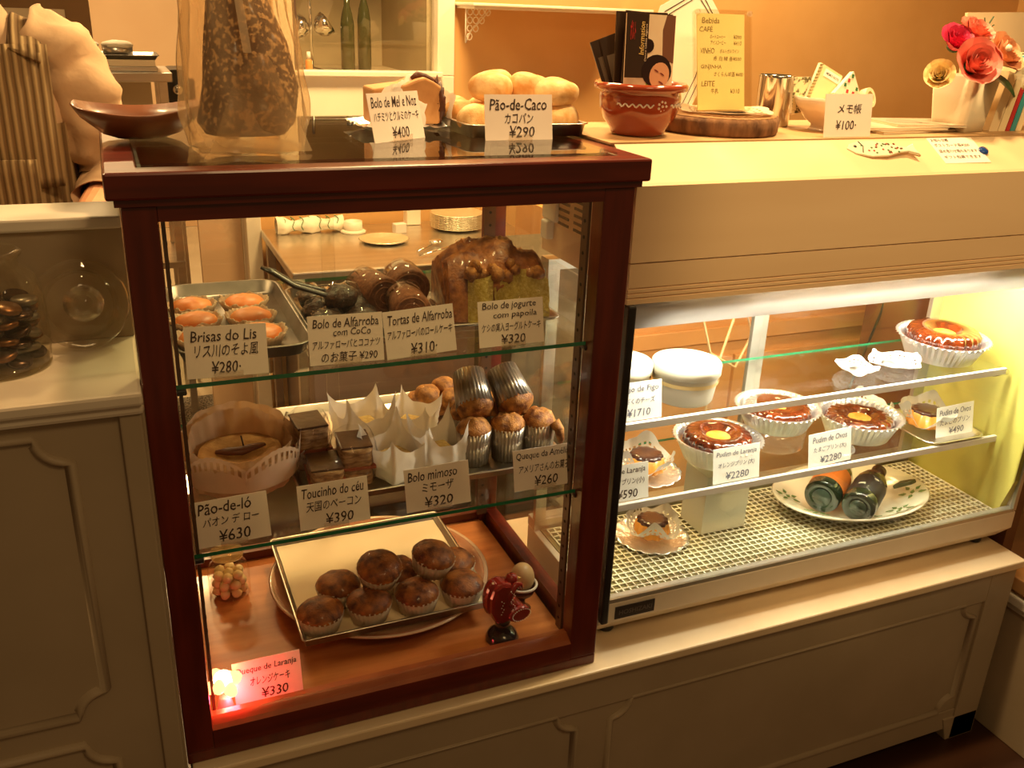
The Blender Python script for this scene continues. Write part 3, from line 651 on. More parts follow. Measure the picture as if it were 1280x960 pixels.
# little round cakes
pr_ = [(.445, .375, 0), (.49, .385, 0), (.535, .38, 0), (.465, .338, 0), (.512, .34, 0), (.556, .335, 0), (.485, .36, .026), (.53, .355, .026), (.487, .318, .020), (.447, .335, .026)]
wl = ['back corner by the glass', 'back middle', 'back by the rear post', 'second row by the parcels', 'second row middle', 'second row by the rear post', 'heaped above the back ones', 'heaped above, beside the rear post', 'heaped in front of the heap', 'heaped nearest the parcels']
for i, (x, y, z) in enumerate(pr_):
    o = obj('small_cake', MB().ball((0, 0, .016), (.022, .022, .016), 22, 12, nz=.16, nf=1.6, seed=i), CRUST2, None, (x, y, TZ + .0002 + z), (0, 0, i))
    tag(o, 'little brown dome cake, ' + wl[i], 'cake', 'little dome cakes behind the ribbed cups')
def tall_cup(label, loc, rot=(0, 0, 0), seed=0, sc=1.0):
    t = muffin(label, loc, rot, r=.0262, h=.056, dh=.022, name='cup_muffin', cupm=SILC, crust=CRUST2, group='muffins in ribbed cups', amp=.0011, seed=seed, r0=.0225, ragged=0, cat='muffin', flat=.10); t.scale = (sc,) * 3; return t
tall_cup('muffin in ribbed cup standing next to the white paper parcels', (.462, .152, TZ), (0, 0, .3), 1)
tall_cup('muffin in ribbed cup standing between two others in front', (.517, .150, TZ), (0, 0, 1.3), 2)
tall_cup('muffin in ribbed cup with top overflowing towards the case post', (.570, .150, TZ), (0, 0, 2.3), 3)
tall_cup('muffin in ribbed cup hidden in the second row beside the parcels', (.468, .208, TZ), (0, 0, .9), 4)
tall_cup('muffin in ribbed cup hidden in the middle of the second row', (.523, .206, TZ), (0, 0, 1.9), 5)
tall_cup('tipped muffin on top, its ribbed cup pointing up, nearer the parcels', (.477, .222, TZ + .120), (math.radians(132), math.radians(6), 0), 6, 1.08)
tall_cup('tipped muffin on top, its ribbed cup pointing up, nearer the case post', (.530, .216, TZ + .122), (math.radians(132), math.radians(-6), .1), 7, 1.08)
t = obj('muffin_drip', MB().tube([(.586, .128, TZ + .060), (.592, .120, TZ + .050), (.594, .117, TZ + .034), (.594, .117, TZ + .028)], [.010, .008, .006, .003], 10), CRUST2); t.name = 'crust_spill'
t.parent = [o for o in bpy.data.objects if o.name.startswith('cup_muffin.002')][0]; t.matrix_parent_inverse = Matrix.LocRotScale(t.parent.location, t.parent.rotation_euler, t.parent.scale).inverted()
price_card([('Queque da Amélia', 0, 51, 86, 13), ('アメリアさんのお菓子', 2, 32, 82, 13), ('¥260', 4, 12, 38, 15)], 'price card for Queque da Amélia at 260 yen', (.533, .042, S2), roll=0, seed=8)

# ================= floor of the case =================
CER = mat('plate_stoneware', (.36, .13, .06), .25, c2=(.44, .18, .09), scale=12, coat=.5)
t = thing('serving_plate', 'large round brown plate under the muffin tray', 'plate', (.345, .282, S0))
obj('dish', MB().lathe([(.085, 0), (.10, .004), (.165, .016), (.184, .026), (.186, .0285), (.183, .030), (.163, .0205), (.10, .009), (0, .008)], 64), CER, t)
obj('rim_band', MB().shell([(.1835, .0264), (.1868, .0286), (.184, .0306), (.180, .0288)], 64), mat('rim_cream', (.62, .40, .26), .3, coat=.5), t)
TT = S0 + .0305
tray('muffin_tray', 'square-cornered steel tray of orange muffins lined with white paper', (.335, .266, TT), .306, .300, .014, STEEL, r=.003, flare=.003, lip=.003)
o = obj('paper_liner', crumple_sheet(lambda u, v: (.190 + .292 * u, .123 + .286 * v, TT + .0030), 12, 12, .0006, 20, 1), mat('liner_paper', (.90, .74, .50), .6, c2=(.94, .80, .56), scale=6)); tag(o, 'white paper sheet lining the muffin tray', 'paper')
mz = TT + .0040
ml = [(.215, .152, 0, 0, 'alone at the tray corner near the glowing flower'), (.292, .152, 0, 0, 'second from the glowing flower in the front row'), (.370, .150, 0, 0, 'third in the front row'), (.446, .148, 0, 0, 'front row end, beside the rooster'),
      (.257, .214, 0, 0, 'second row beside the bare paper'), (.358, .222, 0, 0, 'second row, mostly hidden in the middle'), (.456, .215, 0, 0, 'second row end, behind the rooster side'),
      (.316, .184, .045, 16, 'on top of the heap, nearer the bare paper'), (.402, .184, .045, 14, 'on top of the heap, nearer the rooster')]
for i, (x, y, z, tx, w_) in enumerate(ml):
    muffin('orange muffin in white paper, ' + w_, (x, y, mz + z), (math.radians(tx), 0, i * .9), r=.0345, h=.030, dh=.022, seed=i + 1, group='orange muffins on the steel tray', amp=.0016, flat=.035)
t = thing('sweets_jar', 'small round glass jar of pale sweets behind its card', 'jar', (.100, .345, S0))
JG = thin_glass('jar_glass', (.96, .96, .93), 1.0, 0, 0)
obj('jar_body', MB().shell([(.001, .001), (.030, .001), (.034, .005), (.0345, .045), (.030, .058), (.024, .064), (.024, .072), (.027, .074)], 36), JG, t)
obj('lid', MB().lathe([(.001, .0745), (.026, .0745), (.027, .078), (.026, .084), (.012, .088), (.006, .094), (0, .096)], 32), thin_glass('jar_lid_glass', (.9, .85, .7), 1., .02, .3, (.9, .7, .35)), t)
SW = mat('pale_sweet', (.86, .62, .30), .4, c2=(.92, .74, .44), scale=30, coat=.4)
k = 0
for lz, n_, rr_ in ((.0105, 7, .021), (.0255, 7, .0205), (.040, 6, .018)):
    for i in range(n_ + 1):
        a = 2 * math.pi * i / n_ + lz * 60; q = rr_ if i < n_ else 0
        o = obj('sweet', MB().ball((0, 0, 0), .0085, 10, 8, nz=.3, nf=3, seed=k), SW, None, (.100 + q * math.cos(a), .345 + q * math.sin(a), S0 + lz)); k += 1
        tag(o, 'knobbly pale sweet inside the small glass jar', 'sweet', 'sweets inside the small glass jar')
price_card([('Queque de Laranja', -1, 55, 86, 12), ('オレンジケーキ', 3, 37, 56, 13), ('¥330', 8, 17, 38, 15)], 'price card for Queque de Laranja lit red by the flower lamp', (.120, .053, S0), roll=-.5, h=70, seed=9)
# glowing flower lamp
t = thing('flower_lamp', 'small glowing red and white flower lamp in the case corner', 'lamp', (.058, .046, S0)); t.scale = (1.35, 1.35, 1.5)
obj('lamp_base', MB().lathe([(.010, 0), (.011, .003), (.008, .012), (.006, .022), (0, .022)], 20), mat('lamp_base_pink', (.8, .25, .2), .4, emit=.6, ecol=(1, .08, .05)), t)
GLOWP = mat('glowing_petal', (1, .35, .2), .5, emit=5, ecol=(1.0, .30, .10))
ph = MB()
for i in range(12): pass
for i in range(6):
    a = i * math.pi / 3
    q = MB().ball((.0095, 0, 0), (.0100, .0060, .0075), 12, 8)
    obj('petal', q, GLOWP, t, (0, 0, .037), (0, -.35 + .5 * (i % 2), a))
obj('lamp_heart', MB().ball((0, 0, .040), .0105, 16, 10), mat('lamp_heart_glow', (1, .85, .6), .5, emit=16, ecol=(1, .72, .38)), t)
lp = lamp('flower_lamp_light', 'POINT', (.066, .036, S0 + .040), .9, (1, .03, .06), .012)
# rooster figure
RED = mat('rooster_red', (.17, .006, .005), .15, c2=(.22, .010, .007), scale=20, coat=.8); BLK = mat('rooster_black', (.015, .012, .012), .2, coat=.6)
t = thing('rooster_figurine', 'dark red painted rooster figurine on a black domed base', 'figurine', (.488, .072, S0), math.radians(8))
obj('base', MB().lathe([(.026, 0), (.027, .004), (.023, .014), (.014, .022), (0, .024)], 32), BLK, t)
obj('leg_column', MB().lathe([(.013, .018), (.012, .032), (.015, .044)], 20), BLK, t)
def sil(pts, d, bev=.004): 
    return MB().prism(pts, -d / 2, d / 2, 'y')
body = [(-.020, .044), (-.006, .038), (.010, .038), (.026, .044), (.034, .055), (.030, .066), (.020, .068), (.012, .074), (.010, .086), (.014, .098), (.006, .110), (-.010, .116), (-.024, .110), (-.030, .092), (-.030, .066)]
obj('body', sil(body, .030), RED, t, bevel=.010)
cr = []
for i in range(25):
    a = math.pi * (.15 + 1.45 * i / 24); rr_ = .017 * (1 + .09 * (i % 2)); cr.append((.022 + rr_ * math.cos(a), .052 + rr_ * math.sin(a) * .72))
obj('scalloped_breast', MB().prism([(.020 + .019 * (1 + .07 * (i % 2)) * math.cos(2 * math.pi * i / 28), .052 + .013 * (1 + .07 * (i % 2)) * math.sin(2 * math.pi * i / 28)) for i in range(28)], -.0195, -.008, 'y'), mat('rooster_crimson', (.26, .015, .012), .2, coat=.7), t, bevel=.002)
obj('comb', MB().tube([(.006, -.012, .062), (.002, -.014, .080), (.006, -.014, .096), (.014, -.013, .106), (.022, -.012, .104), (.024, -.012, .094)], [.003, .005, .006, .006, .005, .003], 12, flat=.7), RED, t)
dt = MB()
for i in range(26):
    a = 2 * math.pi * i / 26; dt.ball((.022 + .0165 * math.cos(a), -.0215, .052 + .0105 * math.sin(a)), .0009, 6, 4)
for i in range(12): dt.ball((.0065 + .0035 * math.sin(i), -.0195 + .0002 * i, .066 + i * .0030), .0009, 6, 4)
for i in range(7): dt.ball((-.012 + .002 * (i % 3), -.0155, .060 + i * .004), .0009, 6, 4)
d_ = obj('painted_dots', dt, mat('dot_white', (.75, .62, .5), .4), t); d_['kind'] = 'stuff'
obj('head', MB().ball((.013, 0, .110), (.011, .010, .010), 16, 10), RED, t)
obj('beak', MB().lathe([(.004, 0), (.0001, .010)], 12, T(.022, 0, .108) @ R(100, 'Y')), mat('beak_yellow', (.7, .42, .1), .4), t)
tail = []
for i in range(12): a = math.radians(-20 + i * 12); tail.append((-.020 - .030 * math.cos(a) * .6, .075 + .034 * math.sin(a)))
obj('tail', sil([(-.016, .06)] + [(-.022 - .014 * math.cos(math.radians(-60 + i * 15)), .085 + .032 * math.sin(math.radians(-60 + i * 15))) for i in range(13)] + [(-.012, .108)], .018), RED, t, bevel=.006)
# egg in cup behind the rooster
t = thing('egg_cup', 'dark egg cup with white patterned rim behind the rooster', 'egg cup', (.548, .135, S0))
obj('cup', MB().lathe([(.016, 0), (.017, .003), (.007, .010), (.007, .022), (.020, .034), (.025, .050), (.023, .050), (.018, .036), (0, .030)], 28), mat('cup_dark', (.06, .012, .01), .25, coat=.5), t)
obj('rim', MB().tube([(.0245 * math.cos(a * math.pi / 14), .0245 * math.sin(a * math.pi / 14), .0505) for a in range(28)], .0022, 8, closed=True), mat('rim_white', (.75, .7, .62), .3), t)
o = obj('egg', MB().ball((0, 0, 0), (.0205, .0205, .026), 24, 16), mat('tan_egg', (.52, .33, .15), .35, coat=.2), None, (.548, .135, S0 + .0630)); tag(o, 'tan wooden egg resting in the egg cup', 'egg')
# ================= things on top of the mahogany case =================
TP = .8006
WB = mat('bowl_wood', (.15, .045, .015), .35, c2=(.26, .085, .03), scale=14, stretch=(1, .3, 1), coat=.3)
t = thing('wooden_bowl', 'shallow lobed dark wooden bowl beside the plastic bag', 'bowl', (.034, .232, TP))
def wb(x, y, z, a, k):
    lob = 1 + .05 * math.cos(3 * a + .5) + .03 * math.cos(5 * a)
    up = z * (1 + .16 * math.cos(2 * a)) if z > .01 else z
    return x * 1.0 * lob, y * .80 * lob, up
obj('bowl_body', MB().lathe([(.028, 0), (.045, .006), (.070, .024), (.080, .037), (.0775, .0385), (.066, .026), (.040, .012), (0, .008)], 48, fn=wb), WB, t)
# big plastic bag with floury bread
BAGM = thin_glass('plastic_bag_film', (.93, .86, .74), .7, .22, .30, (.90, .70, .45), .8, 22)
LOAFM = mat('speckled_bread', (.085, .020, .006), .7, c2=(.85, .60, .34), scale=150, bump=.5, contrast=(.52, .60), detail=2)
t = thing('plastic_bag', 'tall translucent plastic bag of floury speckled bread on the case top', 'bag', (.153, .130, TP)); t.scale = (.93, 1, 1)
def bagf(u, v, grow=1.0):
    a = 2 * math.pi * u; c, s = math.cos(a), math.sin(a); k = (abs(c) ** 3 + abs(s) ** 3) ** (-1 / 3)
    W_ = (.080 * (1 - .42 * v ** 1.3) + .004 * math.sin(5 * a + 4 * v)) * (.86 + .14 * min(1, v * 9)); D_ = .060 * (1 - .55 * v)
    x = W_ * c * k; y = D_ * s * k
    f_ = .006 * math.sin(9 * a + 3 * v) * (.3 + v) + .004 * noise.noise(Vector((c * 4, s * 4, v * 8)))
    x += f_ * c; y += f_ * s
    z = .26 * v + (0.004 * math.sin(7 * a) * (1 - v) if v > .01 else 0) + (.008 if v < .01 and False else 0)
    return (x - .008 * v, y, max(.0005, z))
bb = MB().grid(lambda u, v: bagf(u, v), 72, 34, closed_u=True); bb.f.append(tuple(range(72))[::-1]); bb.mi.append(0); bb.sm.append(False)
obj('bag_film', bb, BAGM, t)
obj('bag_neck', MB().tube([(-.008, 0, .255), (-.008, 0, .275), (-.012, .002, .30), (-.02, .004, .33)], [.046, .02, .016, .05], 24, cap=False), BAGM, t)
def brf(x, y, z, a, k):
    n_ = noise.noise(Vector((x * 25, y * 25, z * 20))); return x * (1.0 + .10 * n_) + .012 * math.sin(z * 18), y * .72 * (1 + .1 * n_), z
obj('bread', MB().lathe([(.050, .016), (.062, .030), (.060, .07), (.050, .12), (.036, .17), (.020, .215), (.006, .235), (0, .24)], 40, fn=lambda x, y, z, a, k: brf(x - .004, y, z, a, k)), LOAFM, t)
def fold(u, v):
    return (-.004 + .075 * v * (u - .35) * 1.6 + .004 * math.sin(v * 8), -.0455 - .012 * math.sin(math.pi * u) * (1 - v * .4) + .028 * v ** 2 * 0, .006 + .125 * (1 - v) * (1 - .3 * abs(u - .5)))
obj('bag_fold', MB().grid(lambda u, v: (-.055 + .125 * u * (1 - .75 * v) + .05 * v, -.056 + .022 * v - .006 * math.sin(3.1 * u), .002 + .105 * v), 16, 14), BAGM, t)
seam = MB()
seam.grid(lambda u, v: (-.002 + .010 * (u - .5) - .012 * v, -.050 * (1 - .5 * v) - .0015, .11 + .14 * v), 4, 20)
obj('bag_seam', seam, thin_glass('bag_seam_film', (.9, .8, .65), .6, .3, .5, (.9, .75, .5)), t)
# honey walnut cake in baking paper
t = thing('honey_cake', 'dark-crusted honey cake wedge standing in white baking paper on foil', 'cake', (.386, .275, TP))
HC = mat('honey_crumb', (.50, .23, .08), .7, c2=(.62, .32, .12), scale=30, bump=.4); HCR = mat('honey_crust', (.05, .012, .006), .5, c2=(.14, .04, .015), scale=40, bump=.8, bscale=120)
obj('foil_sheet', crumple_sheet(lambda u, v: (-.070 + .128 * u, -.055 + .11 * v, .0005 + .010 * max(abs(u - .5), abs(v - .5)) ** 2 * 4), 20, 16, .004, 60, 2), FOIL, t)
hw = MB().prism([(-.048, .010), (.050, .010), (.053, .060), (.040, .068), (.028, .073), (.018, .071), (.0, .064), (-.048, .058)], -.028, .028, 'y')
obj('crumb', hw, HC, t, bevel=.003)
def hcf(u, v):
    x = .049 + .006 * u + .003 * noise.noise(Vector((v * 9, u * 3, 0))); return (x + .002 * math.sin(v * 30), -.030 + .06 * u, .010 + .058 * v)
hc = MB().ball((.052, -.004, .038), (.008, .030, .032), 16, 24, nz=.35, nf=6); obj('crust_side', hc, HCR, t)
hc = MB().tube([(.012, -.012, .070), (.022, -.010, .075), (.032, -.008, .073), (.042, -.008, .068), (.050, -.004, .060)], [.003, .006, .005, .005, .006], 10); obj('crust_top', hc, HCR, t)
obj('paper_wrap', crumple_sheet(lambda u, v: (-.062 + .085 * u * (1 - .15 * v) + .028 * v, -.036 - .004 * math.sin(3 * u) + .050 * v * v * (u), .006 + .068 * v * (1 - .25 * (1 - u) ** 2) + .002), 18, 14, .005, 40, 3), PAPERWRAP, t)
obj('paper_wrap', crumple_sheet(lambda u, v: (.060 + .012 * u, -.036 + .07 * v, .003 + .05 * u), 10, 10, .005, 50, 6), PAPERWRAP, t)
price_card([('Bolo de Mel e Noz', 0, 50, 84, 14), ('ハチミツとクルミのケーキ', 0, 32, 84, 12), ('¥400', 3, 11, 32, 15)], 'price card for Bolo de Mel e Noz at 400 yen', (.352, .160, TP), rz=30, lean=14, seed=10)
# buns on tray
TR = math.radians(2)
t = tray('bun_tray', 'steel tray of pale round buns standing on the case top', (.541, .268, TP), .182, .195, .017, STEEL, rz=2, r=.012, flare=.004)
bz = TP + .0016
bl = [(-.068, -.060, 0, 'front corner of the tray nearest the honey cake'), (-.002, -.070, 0, 'front row, right behind the card'), (.066, -.062, 0, 'front corner by the flowerpot'), (-.068, .005, 0, 'second row beside the honey cake'), (.000, -.002, 0, 'second row, at the heart of the pile'), (.068, .006, 0, 'second row at the flowerpot side'),
      (-.066, .070, 0, 'back corner near the window frame'), (.002, .070, 0, 'back row, in the middle'), (-.034, -.028, .040, 'upper layer, biggest, over the card'), (.034, -.026, .040, 'upper layer towards the flowerpot'), (.062, -.060, .036, 'upper layer at the very corner by the flowerpot'), (-.005, .030, .040, 'upper layer, behind the biggest one')]
for i, (x, y, z, w_) in enumerate(bl):
    x *= .90; y *= .95; X = .541 + x * math.cos(TR) - y * math.sin(TR); Y = .268 + x * math.sin(TR) + y * math.cos(TR)
    def bf_(x, y, z, a, k): n_ = noise.noise(Vector((x * 30, y * 30, z * 30 + i * 4))); return (x * (1 + .06 * math.sin(3 * a + i) + .10 * n_), y * (1 + .05 * math.cos(2 * a + i) + .08 * n_), z * (1 + .16 * n_))
    o = obj('bun', MB().lathe([(.014, 0), (.025, .003), (.0310, .011), (.0325, .020), (.0305, .029), (.024, .0355), (.014, .0385), (.006, .0392), (0, .0393)], 32, fn=bf_), BUN, None, (X, Y, bz + z), (.0, 0, i * 1.1), sub=1)
    tag(o, 'pale flat-topped bun, ' + w_, 'bun', 'buns on the steel tray')
price_card([('Pão-de-Caco', 0, 47, 84, 15), ('カコパン', 0, 29, 42, 14), ('¥290', 4, 11, 38, 15)], 'price card for Pão-de-Caco at 290 yen', (.516, .145, TP), w=100, h=60, rz=0, roll=0, lean=9, seed=11)

# ================= things on the header ledge =================
LZ = .8016
obj('top_board', MB().box((.634, .101, .7985), (1.602, .33, .8012)), mat('tan_board', (.46, .27, .12), .5, c2=(.52, .32, .15), scale=8, stretch=(.2, 1, 1)), fr)
t = thing('clay_pot', 'glossy terracotta pot with white dot-flower holding the brochures', 'pot', (.722, .182, LZ))
TC = mat('terracotta_glaze', (.30, .045, .014), .16, c2=(.38, .065, .02), scale=8, coat=.8)
obj('pot_body', MB().lathe([(.036, 0), (.040, .003), (.041, .008), (.052, .022), (.0585, .038), (.060, .054), (.0585, .062), (.068, .064), (.069, .070), (.066, .074), (.061, .073), (.056, .060), (.050, .03), (0, .012)], 48), TC, t)
wv = MB()
def onpot(a, z): 
    r = .0595 if z > .04 else .057
    return (r * math.cos(a), r * math.sin(a), z)
for a0, a1 in ((math.radians(-152), math.radians(-100)), (math.radians(-72), math.radians(-28))):
    wv.tube([onpot(a0 + (a1 - a0) * i / 30, .045 + .0022 * math.sin(i * 1.1)) for i in range(31)], .0012, 6, flat=1)
PW = mat('painted_white', (.85, .74, .64), .3)
q_ = obj('painted_wave', wv, PW, t); q_['kind'] = 'stuff'
fd = MB(); ac = math.radians(-87)
for i in range(8):
    r_ = .0065; a = 2 * math.pi * i / 8; q = (0, 0) if i == 7 else (r_ * math.cos(2 * math.pi * i / 7), r_ * math.sin(2 * math.pi * i / 7))
    p = onpot(ac + q[0] / .0595, .045 + q[1]); fd.ball(p, .0019, 8, 6)
f_ = obj('painted_dots', fd, PW, t); f_['kind'] = 'stuff'
# brochures (flat prints standing in the pot)
BD = mat('brochure_dark', (.035, .018, .010), .25, coat=.4); BC = mat('brochure_cream', (.70, .50, .32), .3, c2=(.76, .58, .4), scale=20)
def brochure(label, loc, rz, tiltx, tilty, w, h, base, patches, group='brochures in the pot'):
    t = thing('brochure', label, 'brochure', loc, (math.radians(tiltx), math.radians(tilty), math.radians(rz)), group)
    obj('cover', MB().box((-w / 2, -.001, 0), (w / 2, .001, h)), base, t)
    for i, (nm, pts, m_, dep) in enumerate(patches):
        obj(nm, MB().prism(pts, -.001 - dep, -.0009, 'y'), m_, t)
    return t
SK = mat('printed_skin', (.62, .30, .16), .4); HR = mat('printed_hair', (.02, .008, .006), .3); GRN = mat('printed_green', (.22, .30, .05), .4); RD = mat('printed_red', (.45, .02, .015), .4); TAN = mat('printed_tan', (.42, .28, .18), .4, c2=(.6, .42, .28), scale=40)
YL = mat('printed_yellow', (.75, .48, .14), .4)
H_ = .150
b1 = brochure('brochure showing a dark-haired face lying down, red title strip', (.725, .165, LZ + .016), 2, -5, 1, .082, H_, BC, [
    ('dark_strip', [(-.041, .064), (-.004, .064), (-.004, H_), (-.041, H_)], BD, .0002),
    ('photo_area', [(-.041, 0), (-.008, 0), (-.006, .064), (-.041, .064)], TAN, .0002),
    ('printed_landscape', [(.022, .09), (.041, .085), (.041, H_), (.026, H_), (.020, .13)], mat('printed_brown', (.16, .06, .03), .4), .0002),
    ('printed_meadow', [(-.006, .022), (.006, .030), (.008, .056), (-.004, .060)], GRN, .0003),
    ('printed_rock', [(.004, .024), (.036, .024), (.038, .046), (.008, .050)], mat('printed_rock', (.16, .11, .08), .4), .0004),
    ('printed_hair', ellipse(.013, .074, .0255, .0225, 20), HR, .0005),
    ('printed_hair_ball', ellipse(-.0035, .108, .010, .0095, 16), HR, .0005),
    ('printed_face', [(p[0] * math.cos(-.5) - p[1] * math.sin(-.5) + .018, p[0] * math.sin(-.5) + p[1] * math.cos(-.5) + .068) for p in ellipse(0, 0, .0165, .0185, 20)], SK, .0007)])
fm = MB()
for (x, z, rx, rz_) in ((.0125, .0745, .0036, .0011), (.0225, .0700, .0036, .0011), (.0215, .0580, .0042, .0013)):
    fm.prism([(x + rx * math.cos(a * .785), z + rz_ * math.sin(a * .785) - (rx * math.cos(a * .785)) * .5) for a in range(8)], -.0021, -.0017, 'y')
obj('printed_features', fm, mat('printed_lips', (.18, .03, .02), .5), b1)
obj('lettering', letters([('ポルト', -30, 128, 9, 26)], wob=0, bold=True, depth_y=-.0016), RD, b1)
tl = letters([('Information', 0, 0, 44, 8)], wob=.2, depth_y=0); tl.v = [(-.0145 - v[2], -.0016, .118 + v[0]) for v in tl.v]; obj('lettering', tl, YL, b1)
tl = letters([('Douro Lisboa Algarve', 0, 0, 50, 4)], wob=.1, depth_y=0); tl.v = [(-.0075 - v[2], -.0016, .112 + v[0]) for v in tl.v]; obj('lettering', tl, BC, b1)
brochure('second brochure just behind the one with the face', (.723, .172, LZ + .0165), 5, -5, 2.5, .082, H_ + .002, BD, [('photo_area', [(.0, .07), (.041, .07), (.041, .15), (.0, .15)], mat('printed_brown', (.16, .06, .03), .4), .0002)])
brochure('third dark brochure, edge showing beside the face brochure', (.719, .180, LZ + .0175), 0, -4, 0, .084, H_ + .001, BD, [])
for i, (tl_, w_) in enumerate(((-17, 'curling outermost'), (-21, 'fanned behind the curling one'))):
    brochure('dark brochure leaning out of the pot, ' + w_, (.722 - .004 * i, .190 + .006 * i, LZ + .018), -12, -6, tl_, .05, .124, BD, [('photo_area', [(-.02, .03), (.02, .03), (.02, .10), (-.02, .10)], mat('printed_grey', (.12, .08, .05), .4), .0002)])
o = thing('folded_paper_sign', 'large white kite-shaped paper with double brown lines behind the pot', 'paper', (.800, .262, LZ), (math.radians(-9), math.radians(22), 0))
sq = [(-.040, .004), (.044, .0), (.062, .10), (.058, .20), (.0, .235), (-.06, .17), (-.062, .075)]
obj('paper_sheet', MB().prism(sq, -.0006, .0006, 'y'), mat('kite_paper', (.86, .78, .66), .6), o)
rl = MB()
for d_ in (0, .009): rl.tube([(-.050 + d_, -.001, .078), (-.036 + d_, -.001, .012 + d_), (.040 - d_, -.001, .012 + d_), (.052 - d_, -.001, .10)], .0007, 5); 
obj('ruled_line', rl, INK, o)
rl = MB()
for d_ in (0, .009): rl.tube([(.052 - d_, -.001, .10), (.048 - d_, -.001, .192), (.0, -.001, .222 - d_), (-.050 + d_, -.001, .165)], .0007, 5)
obj('ruled_line', rl, INK, o)
# tree slice, doily, menu
t = thing('tree_slice', 'round bark-edged slice of wood carrying the drinks menu', 'wood slice', (.880, .205, LZ)); t.scale = (1.18, 1.12, 1.10)
BK = mat('bark', (.09, .035, .014), .9, c2=(.30, .14, .06), scale=60, stretch=(1, 1, .3), bump=1, bscale=90)
obj('bark', MB().lathe([(.078, 0), (.081, .004), (.082, .018), (.079, .0235)], 72, fn=lambda x, y, z, a, k: (x * (1 + .02 * math.sin(3 * a) + .018 * noise.noise(Vector((x * 60, y * 60, z * 60)))), y * (1 + .02 * math.sin(3 * a) + .018 * noise.noise(Vector((x * 60, y * 60, z * 60)))), z)), BK, t)
obj('sawn_face', MB().lathe([(.077, .0234), (.077, .0246), (0, .0246)], 64, fn=lambda x, y, z, a, k: (x * (1 + .02 * math.sin(3 * a)), y * (1 + .02 * math.sin(3 * a)), z)), mat('sawn_wood', (.50, .27, .11), .7, c2=(.36, .17, .06), wave=(30, 1.5, 'X')), t)
o = obj('paper_doily', doily_mesh(.072, 18, lift=.006, seed=1), mat('cream_doily', (.86, .70, .50), .7, transl=.2), None, (.888, .200, LZ + .0274)); tag(o, 'lace paper doily lying on the tree slice under the menu', 'doily')
t = thing('menu_stand', 'clear acrylic stand holding the yellow handwritten drinks menu', 'menu', (.882, .198, LZ + .0290), (math.radians(-12), 0, math.radians(1)))
ACR = thin_glass('acrylic', (.95, .93, .9), 1., .02, .12, (.9, .8, .7))
obj('acrylic_sheet', MB().prism(rrect(-.054, .0, .054, .150, .008, 4), -.0015, -.0005, 'y').prism(rrect(-.054, .0, .054, .150, .008, 4), .0015, .0025, 'y'), thin_glass('acrylic_clear', (.97, .95, .9), 1., .01), t)
obj('acrylic_foot', MB().box((-.040, -.0015, -.0012), (.040, .045, .0008)), ACR, t, rot=(math.radians(12), 0, 0))
mn = obj('menu_sheet', MB().box((-.047, -.0004, .003), (.040, .0014, .144)), mat('yellow_paper', (.86, .72, .30), .7, c2=(.90, .76, .34), scale=10), t)
obj('lettering', letters([('Bebida', -22, 134, 32, 8), ('CAFÉ', -31, 122, 24, 9), ('ポートコーヒー', -10, 111, 28, 6), ('¥390', 27, 111, 15, 6), ('アイスコーヒー', -9, 102, 28, 6), ('¥410', 27, 102, 15, 6),
    ('VINHO', -29, 90, 26, 8), ('ポルトガルワイン', 12, 90, 36, 6), ('赤 白 緑 各¥500', 8, 79, 52, 7), ('GINJINHA', -22, 66, 38, 8), ('さくらんぼ酒 ¥600', 10, 56, 54, 7), ('LEITE', -28, 42, 24, 8), ('牛乳', -16, 31, 14, 8), ('¥310', 22, 31, 18, 7)], seed=20, depth_y=-.0006), mat('menu_ink', (.25, .14, .03), .6), mn)
for i, (x, z) in enumerate(((-.048, .145), (.048, .145))): obj('acrylic_stud', MB().lathe([(.004, 0), (.004, .004), (0, .0045)], 14, T(x, -.001, z) @ R(90, 'X')), ACR, t)
# mug
t = thing('metal_mug', 'polished metal mug with thin handle beside the menu', 'mug', (1.026, .262, LZ)); t.scale = (.84, .84, 1.0)
obj('mug_body', MB().shell([(.001, 0), (.033, 0), (.034, .003), (.034, .076), (.036, .080), (.0345, .0805), (.032, .076), (.032, .004), (.001, .003)], 40), CHROME, t)
obj('mug_handle', MB().tube([(.034, 0, .062), (.048, -.004, .064), (.056, -.006, .060), (.058, -.006, .045), (.055, -.006, .028), (.048, -.004, .022), (.034, 0, .020)], .0028, 10, flat=1.6), CHROME, t)
# white bowl with notepads and tape
t = thing('white_bowl', 'white footed bowl filled with patterned notepads and a tape roll', 'bowl', (1.082, .195, LZ))
obj('bowl_body', MB().lathe([(.026, 0), (.024, .002), (.022, .009), (.034, .018), (.052, .040), (.056, .052), (.0545, .0525), (.050, .041), (.032, .021), (0, .016)], 44), mat('white_glaze', (.82, .66, .50), .2, coat=.5), t)
def pad(label, loc, rot, w, h, m_, extra=None):
    t = thing('notepad', label, 'notepad', loc, tuple(math.radians(a) for a in rot), 'notepads in the white bowl')
    obj('pages', MB().box((-w / 2, -.003, 0), (w / 2, .003, h)), mat('pad_pages', (.84, .74, .56), .7), t)
    obj('cover', MB().box((-w / 2, -.0042, 0), (w / 2, -.0031, h)), m_, t); return t
n1 = pad('notepad with a twisted cord edge standing tallest in the bowl', (1.066, .212, LZ + .022), (-8, 24, -4), .050, .078, mat('pad_cream', (.84, .68, .36), .7, c2=(.88, .74, .44), scale=20))
sp = MB()
for i in range(14): sp.tube([(-.026, -.005, .004 + i * .0054), (-.021, -.0062, .0062 + i * .0054)], .0012, 5)
q_ = obj('cord_stitching', sp, mat('pad_cord', (.35, .28, .12), .7), n1); q_['kind'] = 'stuff'
